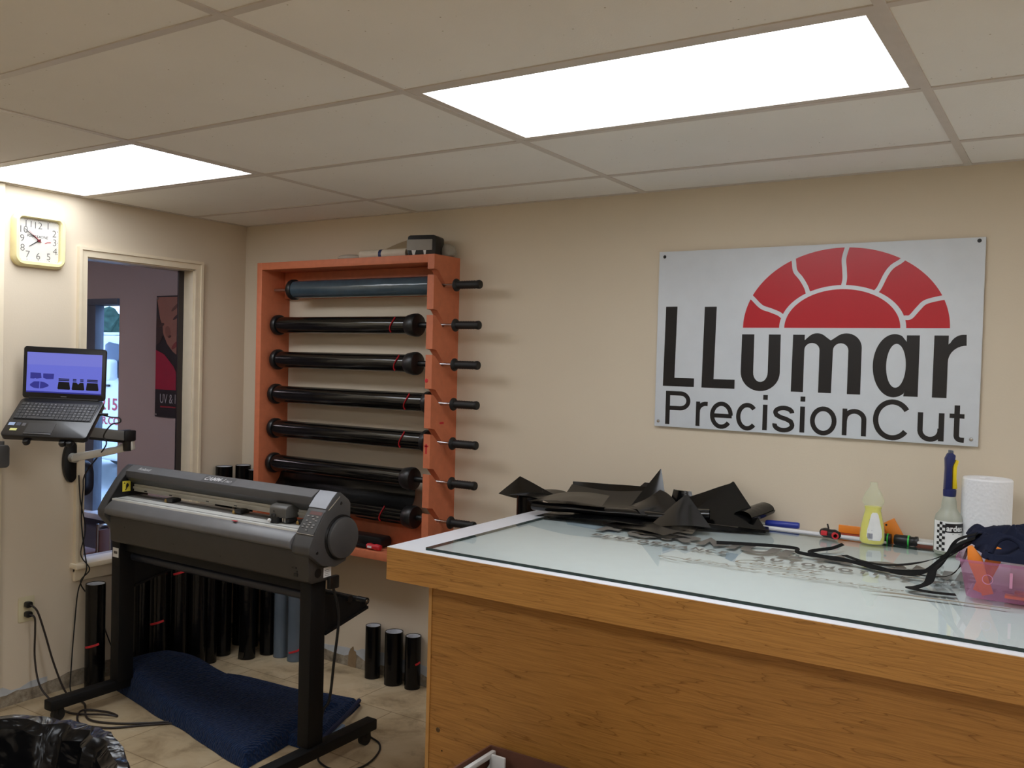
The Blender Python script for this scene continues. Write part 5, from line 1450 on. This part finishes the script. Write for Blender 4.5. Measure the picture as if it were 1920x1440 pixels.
# dish soap bottle
t = thing('soap_bottle', 'clear dish soap bottle half full of yellow liquid', 'bottle', (3.432, -0.162, TT))
SBX, SBY = 3.432, -0.162
pf = [(0, 0), (0.036, 0.0), (0.041, 0.006), (0.042, 0.03), (0.039, 0.065), (0.032, 0.095), (0.027, 0.118), (0.030, 0.134), (0.0368, 0.147), (0.0366, 0.155), (0.028, 0.176), (0.018, 0.192), (0.0125, 0.200), (0.0125, 0.214), (0.010, 0.216)]
MB().lathe(pf, (SBX, SBY, TT), (0, 0, 1), 36, sx=1.0, sy=0.68).build('shell', clear_mat('clear bottle plastic', (0.96, 0.98, 0.92), 0.26, 0.12, (232, 234, 214)), t)
lq = [(0, 0.002), (0.034, 0.002), (0.039, 0.008), (0.040, 0.03), (0.037, 0.065), (0.0305, 0.095), (0.0255, 0.118), (0.028, 0.131), (0, 0.1315)]
kq = NT('yellow soap')
kq.b.inputs['Base Color'].default_value = rgb((240, 228, 40)); kq.b.inputs['Roughness'].default_value = 0.15
kq.b.inputs['Transmission Weight'].default_value = 0.0; kq.b.inputs['Subsurface Weight'].default_value = 0.3; kq.b.inputs['Subsurface Radius'].default_value = (0.02, 0.02, 0.005)
MB().lathe(lq, (SBX, SBY, TT), (0, 0, 1), 36, sx=1.0, sy=0.68).build('liquid', kq.m, t)
vd = Vector((0.30, -0.954, 0)); vr = Vector((0.954, 0.30, 0))
def wraplabel(w2, zlist, name, mat_, rad, parent, cx, cy, squash=1.0, ph=0.0, extra=0.001):
    """label wrapped on a bottle: zlist of (z, halfwidth, bottle radius)"""
    m = MB()
    rows = []
    for z, hw, r in zlist:
        row = []
        for q in range(13):
            a = FAB + ph + (q / 12 - 0.5) * 2 * hw / r
            row.append(m.bm.verts.new((cx + (r + extra) * math.cos(a), cy + squash * (r + extra) * math.sin(a), TT + z)))
        rows.append(row)
    for A, B in zip(rows, rows[1:]):
        for q in range(12): m._poly((A[q], A[q + 1], B[q + 1], B[q]))
    return m.build(name, mat_, parent)
FAB = math.atan2(-0.954, 0.30)
wraplabel(0, [(0.016, 0.020, 0.0405), (0.03, 0.027, 0.042), (0.05, 0.026, 0.0405), (0.08, 0.018, 0.0365), (0.105, 0.012, 0.0315), (0.112, 0.007, 0.0305)], 'label', WHITE_PAPER, 0, t, SBX, SBY, 0.68, 0.03)
m = MB()
for q in range(7):
    w_ = 0.016 if q < 6 else 0.006
    m.box(SBX - 0.008, SBX - 0.008 + w_ * (0.8 + 0.4 * ((q * 7) % 3) / 3), SBY - 0.0325, SBY - 0.0322, TT + 0.050 + q * 0.006, TT + 0.0515 + q * 0.006)
for q in range(8):
    m.box(SBX - 0.010 + q * 0.0022, SBX - 0.010 + q * 0.0022 + 0.0012, SBY - 0.0318, SBY - 0.0312, TT + 0.022, TT + 0.040)
m.warp(lambda p: Vector((p.x, SBY - 0.68 * math.sqrt(max(1e-6, (0.0425 - 0.17 * max(0, p.z - TT - 0.035)) ** 2 - (p.x - SBX) ** 2)) - 0.0012, p.z)))
m.build('label_print', plain('blue grey print', (96, 100, 130), 0.5), t, smooth=False)
# torch pair
t = thing('flashlight', 'black flashlight with a bright green band right of the yellow bottle', 'flashlight', (3.53, -0.085, TZ))
MB().lathe([(0, 0), (0.016, 0.001), (0.019, 0.006), (0.019, 0.05), (0.0165, 0.056), (0.0165, 0.066), (0.019, 0.070), (0.019, 0.078), (0, 0.08)], (3.492, -0.090, TZ + 0.0205 + 0.001), (1, 0.0, 0), 24).build('body', BLACK_PLASTIC, t)
MB().tubehollow((3.538, -0.090, TZ + 0.0215), (3.543, -0.090, TZ + 0.0215), 0.0205, 0.002).build('green_band', plain('neon green', (60, 210, 80), 0.4), t)
t = thing('flashlight', 'shorter black flashlight half hidden behind the yellow bottle', 'flashlight', (3.46, -0.075, TZ))
MB().lathe([(0, 0), (0.016, 0.001), (0.018, 0.006), (0.018, 0.044), (0, 0.046)], (3.438, -0.088, TZ + 0.0195 + 0.001), (1, 0.0, 0), 24).build('body', BLACK_PLASTIC, t)
MB().tubehollow((3.470, -0.088, TZ + 0.0205), (3.474, -0.088, TZ + 0.0205), 0.0195, 0.002).build('green_band', plain('neon green', (60, 210, 80), 0.4), t)
t = thing('business_cards', 'small white card box lying left of the spray bottle', 'box', (3.59, -0.07, TZ))
MB().box(3.565, 3.632, -0.105, -0.035, TZ + 0.001, TZ + 0.018).build('brown_tray', plain('brown card tray', (120, 66, 50), 0.6), t, bevel=0.002)
MB().box(3.562, 3.634, -0.108, -0.033, TZ + 0.018, TZ + 0.026).build('lid', WHITE_PAPER, t, bevel=0.002)
# spray bottle
t = thing('spray_bottle', 'translucent spray bottle with a blue and yellow trigger head', 'spray bottle', (3.668, -0.125, TT))
QX, QY = 3.672, -0.165
HDPE = clear_mat('milky bottle plastic', (0.86, 0.90, 0.86), 0.42, 0.3, (212, 216, 206))
MB().lathe([(0, 0), (0.040, 0.0), (0.0435, 0.006), (0.0435, 0.112), (0.040, 0.128), (0.030, 0.142), (0.0245, 0.152), (0.0225, 0.175), (0.019, 0.190), (0.016, 0.194), (0.016, 0.206)], (QX, QY, TT), (0, 0, 1), 40).build('bottle', HDPE, t)
MB().lathe([(0, 0.003), (0.038, 0.003), (0.041, 0.008), (0.041, 0.07), (0, 0.071)], (QX, QY, TT), (0, 0, 1), 36).build('liquid', clear_mat('pale green liquid', (0.80, 0.86, 0.66), 0.35, 0.1, (196, 204, 158)), t)
NAVY = plain('navy plastic', (30, 38, 92), 0.4)
YEL = plain('yellow plastic', (236, 206, 30), 0.4)
MB().lathe([(0.0195, 0.192), (0.0205, 0.20), (0.0205, 0.214), (0.016, 0.218), (0, 0.218)], (QX, QY, TT), (0, 0, 1), 28).build('collar', NAVY, t)
HB = basis((QX, QY, TT), (0.93, 0.36, 0), (0, 0, 1))
m = MB(); m.prism([(-0.018, 0.214), (0.004, 0.214), (0.002, 0.29), (0.010, 0.312), (0.012, 0.330), (0.002, 0.338), (-0.010, 0.336), (-0.018, 0.318), (-0.016, 0.285)], 'z', -0.014, 0.014, HB); m.build('trigger_head', NAVY, t, bevel=0.003)
m = MB(); m.prism([(0.006, 0.216), (0.022, 0.218), (0.018, 0.255), (0.018, 0.29), (0.024, 0.312), (0.014, 0.316), (0.006, 0.295)], 'z', -0.010, 0.010, HB); m.build('trigger', YEL, t, bevel=0.003)
m = MB(); m.prism([(-0.006, 0.332), (0.006, 0.332), (0.005, 0.346), (-0.005, 0.346)], 'z', -0.018, 0.010, HB); m.build('nozzle', plain('grey nozzle', (86, 90, 104), 0.4), t, bevel=0.002)
wraplabel(0, [(0.012, 0.060, 0.0435), (0.112, 0.060, 0.0435)], 'label', WHITE_PAPER, 0, t, QX, QY, 1.0, 0.0)
def on_bottle(mb, r=0.0448, ph=0.0):
    def g(p):
        a = FAB + ph + p.x / r
        rr = r + p.y
        return Vector((QX + rr * math.cos(a), QY + rr * math.sin(a), TT + p.z))
    mb.warp(g); return mb
m = MB()
v, f = text2d('ardex', w=0.058, h=0.020, offset=0.03)
m.mesh2d(v, f, basis((-0.014, 0.0006, 0.080), (1, 0, 0), (0, 0, 1)))
bg = MB()
for q in range(12): bg.box(-0.018 + q * 0.0055, -0.018 + (q + 1) * 0.0055, 0.0, 0.0003, 0.076, 0.106)
for row in range(10):
    for cx_ in range(3):
        if (row + cx_) % 2 == 0: bg.box(-0.046 + cx_ * 0.0095, -0.0365 + cx_ * 0.0095, 0.0, 0.0003, 0.014 + row * 0.0096, 0.0236 + row * 0.0096)
bg.box(0.005, 0.03, 0.0, 0.0003, 0.070, 0.0715)
on_bottle(bg).build('label_print', INK, t, smooth=False)
on_bottle(m).build('label_lettering', plain('label white ink', (232, 232, 230), 0.5), t, smooth=False)
# paper towel
t = thing('paper_towel_roll', 'white paper towel roll standing on the table at the right', 'paper towel', (3.782, -0.130, TT))
MB().lathe([(0.020, 0.0), (0.074, 0.0), (0.076, 0.003), (0.076, 0.262), (0.072, 0.267), (0.024, 0.268), (0.021, 0.264), (0.020, 0.0)], (3.780, -0.130, TZ + 0.002), (0, 0, 1), 48).build('towel', towel_mat(), t)
MB().tubehollow((3.780, -0.130, TZ + 0.002), (3.780, -0.130, TZ + 0.266), 0.0198, 0.0015).build('core', plain('cardboard core', (112, 92, 72), 0.8), t)
# pink bin with orange tools
t = thing('plastic_bin', 'translucent pink plastic bin holding orange tools and a navy apron', 'bin', (3.97, -0.66, TT))
PINK = clear_mat('translucent pink plastic', (0.96, 0.80, 0.90), 0.30, 0.15, (196, 128, 168))
def loopz(x0, x1, y0, y1, z, r=0.03): return [Vector((p[0], p[1], z)) for p in rrect(x1 - x0, y1 - y0, r, (x0 + x1) / 2, (y0 + y1) / 2, 5)]
BX0, BX1, BY0, BY1 = 3.788, 4.150, -0.795, -0.545
m = MB()
loops = [loopz(BX0 + 0.02, BX1 - 0.02, BY0 + 0.02, BY1 - 0.02, TT + 0.001), loopz(BX0, BX1, BY0, BY1, TT + 0.003), loopz(BX0 - 0.018, BX1 + 0.018, BY0 - 0.016, BY1 + 0.016, TT + 0.105), loopz(BX0 - 0.026, BX1 + 0.026, BY0 - 0.024, BY1 + 0.024, TT + 0.108), loopz(BX0 - 0.026, BX1 + 0.026, BY0 - 0.024, BY1 + 0.024, TT + 0.101)]
rows = [[m.bm.verts.new(p) for p in l] for l in loops]
m._poly(rows[0])
for A, B in zip(rows, rows[1:]):
    for q in range(len(A)): m._poly((A[q], A[(q + 1) % len(A)], B[(q + 1) % len(A)], B[q]))
m.build('bin', PINK, t)
m = MB(); m.tubehollow((3.842, -0.8085, TT + 0.060), (3.842, -0.8105, TT + 0.060), 0.013, 0.0015); m.box(3.893, 3.9, -0.8105, -0.8085, TT + 0.045, TT + 0.085); m.build('moulded_ring', plain('pale pink rib', (214, 150, 180), 0.4), t)
def otool(label, M, name='orange_tool'):
    m = MB(); m.prism([(-0.014, 0.0), (0.014, 0.0), (0.018, 0.10), (0.006, 0.135), (-0.006, 0.135), (-0.018, 0.10)], 'z', -0.004, 0.004, M)
    return tag(m.build('squeegee', OR_, bevel=0.001), label, 'squeegee', 'orange tools in the pink bin')
otool('orange tool leaning left inside the pink bin', basis((3.840, -0.752, TT + 0.008), (0.86, 0.0, 0.30), (-0.34, 0.0, 0.90)))
otool('orange tool crossing to the right inside the pink bin', basis((3.815, -0.730, TT + 0.008), (0.90, 0, -0.30), (0.33, 0.0, 0.90)))
otool('orange tool lying flat on the bottom of the pink bin, front', basis((3.880, -0.745, TT + 0.010), (0, 1, 0.0), (1, 0.05, 0)))
otool('orange tool lying flat on the bottom of the pink bin, rear', basis((3.90, -0.69, TT + 0.010), (0, 1, 0.0), (1, 0.2, 0)))
tag(MB().tubehollow((3.955, -0.750, TT + 0.030), (3.955, -0.735, TT + 0.030), 0.026, 0.006).build('tape_ring', plain('pale ring plastic', (216, 190, 190), 0.4)), 'pale ring lying in the pink bin', 'ring')
# navy apron bundled on the bin
t = thing('apron', 'bundled navy apron with long black straps on the pink bin', 'apron', (3.93, -0.62, TT + 0.11))
NV = plain('navy cotton', (32, 36, 54), 0.95, spec=0.1, bump=0.2, bscale=500)
def apr(u, v):
    x = 3.835 + 0.36 * u - 0.085 * v; y = -0.806 + 0.40 * v
    e = max(0.0, min(1.0, min(u, 1 - u) / 0.22)); e2 = max(0.0, min(1.0, min(v * 1.2, 1 - v) / 0.30))
    h = math.sqrt(max(0, 1 - (1 - e) ** 2)) * math.sqrt(max(0, 1 - (1 - e2) ** 2))
    n1 = noise.noise(Vector((x * 11, y * 11, 0.3))); n2 = noise.noise(Vector((x * 26 + 3, y * 20, 1.7)))
    rid = 1 - abs(noise.noise(Vector((x * 10 + y * 8, y * 6 - x * 7, 4.0)))) * 2
    z = TT + 0.112 + h * (0.022 + 0.030 * n1 + 0.014 * n2 + 0.034 * max(0, rid))
    return Vector((x + 0.016 * n2, max(y + 0.014 * n1, -0.812), max(z, TT + 0.110)))
MB().grid(90, 72, apr, 0.006).build('cloth', NV, t)
m = MB(); m.tube(smoothpath([(3.845, -0.795, TT + 0.128), (3.86, -0.775, TT + 0.160), (3.885, -0.765, TT + 0.170), (3.912, -0.775, TT + 0.158), (3.93, -0.80, TT + 0.128)], 8), 0.007, 10)
m.build('fold', NV, t)
STR = plain('black cotton strap', (18, 18, 18), 0.8, spec=0.2)
Z1 = TT + 0.001
def strap(pts, w_=0.021, up=(0, 0, 1)):
    pts = [(p[0], p[1], p[2] + (0.004 if up[1] else 0)) for p in pts]
    MB().strap(smoothpath(pts, 10), w_, 0.0015, up).build('strap', STR, t)
strap([(3.80, -0.66, TT + 0.150), (3.745, -0.60, TT + 0.115), (3.715, -0.57, TT + 0.06), (3.685, -0.58, TT + 0.02), (3.62, -0.60, Z1 + 0.004), (3.54, -0.60, Z1), (3.46, -0.555, Z1), (3.40, -0.525, Z1), (3.33, -0.53, Z1), (3.27, -0.52, Z1 + 0.002), (3.255, -0.47, Z1 + 0.003), (3.19, -0.455, Z1), (3.09, -0.49, Z1), (3.00, -0.53, Z1)], 0.012, (0.2, -0.72, 0.66))
strap([(3.80, -0.70, TT + 0.145), (3.75, -0.66, TT + 0.11), (3.705, -0.62, TT + 0.055), (3.66, -0.63, TT + 0.015), (3.60, -0.62, Z1), (3.52, -0.575, Z1), (3.43, -0.54, Z1), (3.36, -0.53, Z1), (3.30, -0.485, Z1), (3.315, -0.43, Z1), (3.35, -0.385, Z1 + 0.004), (3.37, -0.325, Z1 + 0.010)], 0.012, (0.2, -0.72, 0.66))
strap([(3.81, -0.62, TT + 0.150), (3.76, -0.56, TT + 0.10), (3.70, -0.49, TT + 0.05), (3.63, -0.47, TT + 0.015), (3.55, -0.50, Z1), (3.47, -0.50, Z1), (3.40, -0.44, Z1)])
strap([(3.79, -0.72, TT + 0.135), (3.735, -0.70, TT + 0.085), (3.700, -0.71, TT + 0.045), (3.690, -0.74, TT + 0.015), (3.665, -0.765, Z1 + 0.002), (3.650, -0.785, Z1 + 0.002), (3.668, -0.800, Z1 + 0.003), (3.71, -0.795, Z1), (3.765, -0.782, Z1)], 0.024)
strap([(3.775, -0.60, TT + 0.10), (3.755, -0.62, TT + 0.045), (3.72, -0.61, TT + 0.012), (3.64, -0.59, Z1), (3.57, -0.57, Z1)], 0.010)

# ------------------------------------------------------------------ cardboard box at the foot of the table
t = thing('cardboard_box', 'open brown cardboard box in front of the table at the bottom edge', 'box', (2.78, -1.35, 0))
KX0, KX1, KY0, KY1, KZ = 2.515, 3.05, -1.62, -1.165, 0.415
CB = plain('brown cardboard', (104, 66, 50), 0.85, var=0.12)
m = MB()
for a in ((KX0, KX1, KY0, KY0 + 0.006), (KX0, KX1, KY1 - 0.006, KY1), (KX0, KX0 + 0.006, KY0 + 0.006, KY1 - 0.006), (KX1 - 0.006, KX1, KY0 + 0.006, KY1 - 0.006)):
    m.box(a[0], a[1], a[2], a[3], 0.001, KZ)
m.box(KX0, KX1, KY0, KY1, 0.001, 0.008); m.build('box_walls', CB, t, smooth=False)
t = thing('white_bracket', 'white plastic bracket sticking up out of the brown cardboard box', 'bracket', (2.58, -1.25, 0.01))
m = MB(); m.box(2.535, 2.55, -1.36, -1.185, 0.396, 0.412); m.box(2.535, 2.55, -1.20, -1.185, 0.01, 0.40); m.box(2.535, 2.55, -1.36, -1.345, 0.01, 0.40)
m.prism([(-1.19, 0.36), (-1.19, 0.38), (-1.34, 0.30), (-1.34, 0.28)], 'x', 2.537, 2.548); m.prism([(-1.34, 0.36), (-1.34, 0.38), (-1.19, 0.30), (-1.19, 0.28)], 'x', 2.537, 2.548)
m.box(2.55, 2.60, -1.215, -1.205, 0.33, 0.41)
m.build('white_bracket', plain('white moulded plastic', (214, 214, 212), 0.5), t, bevel=0.003)
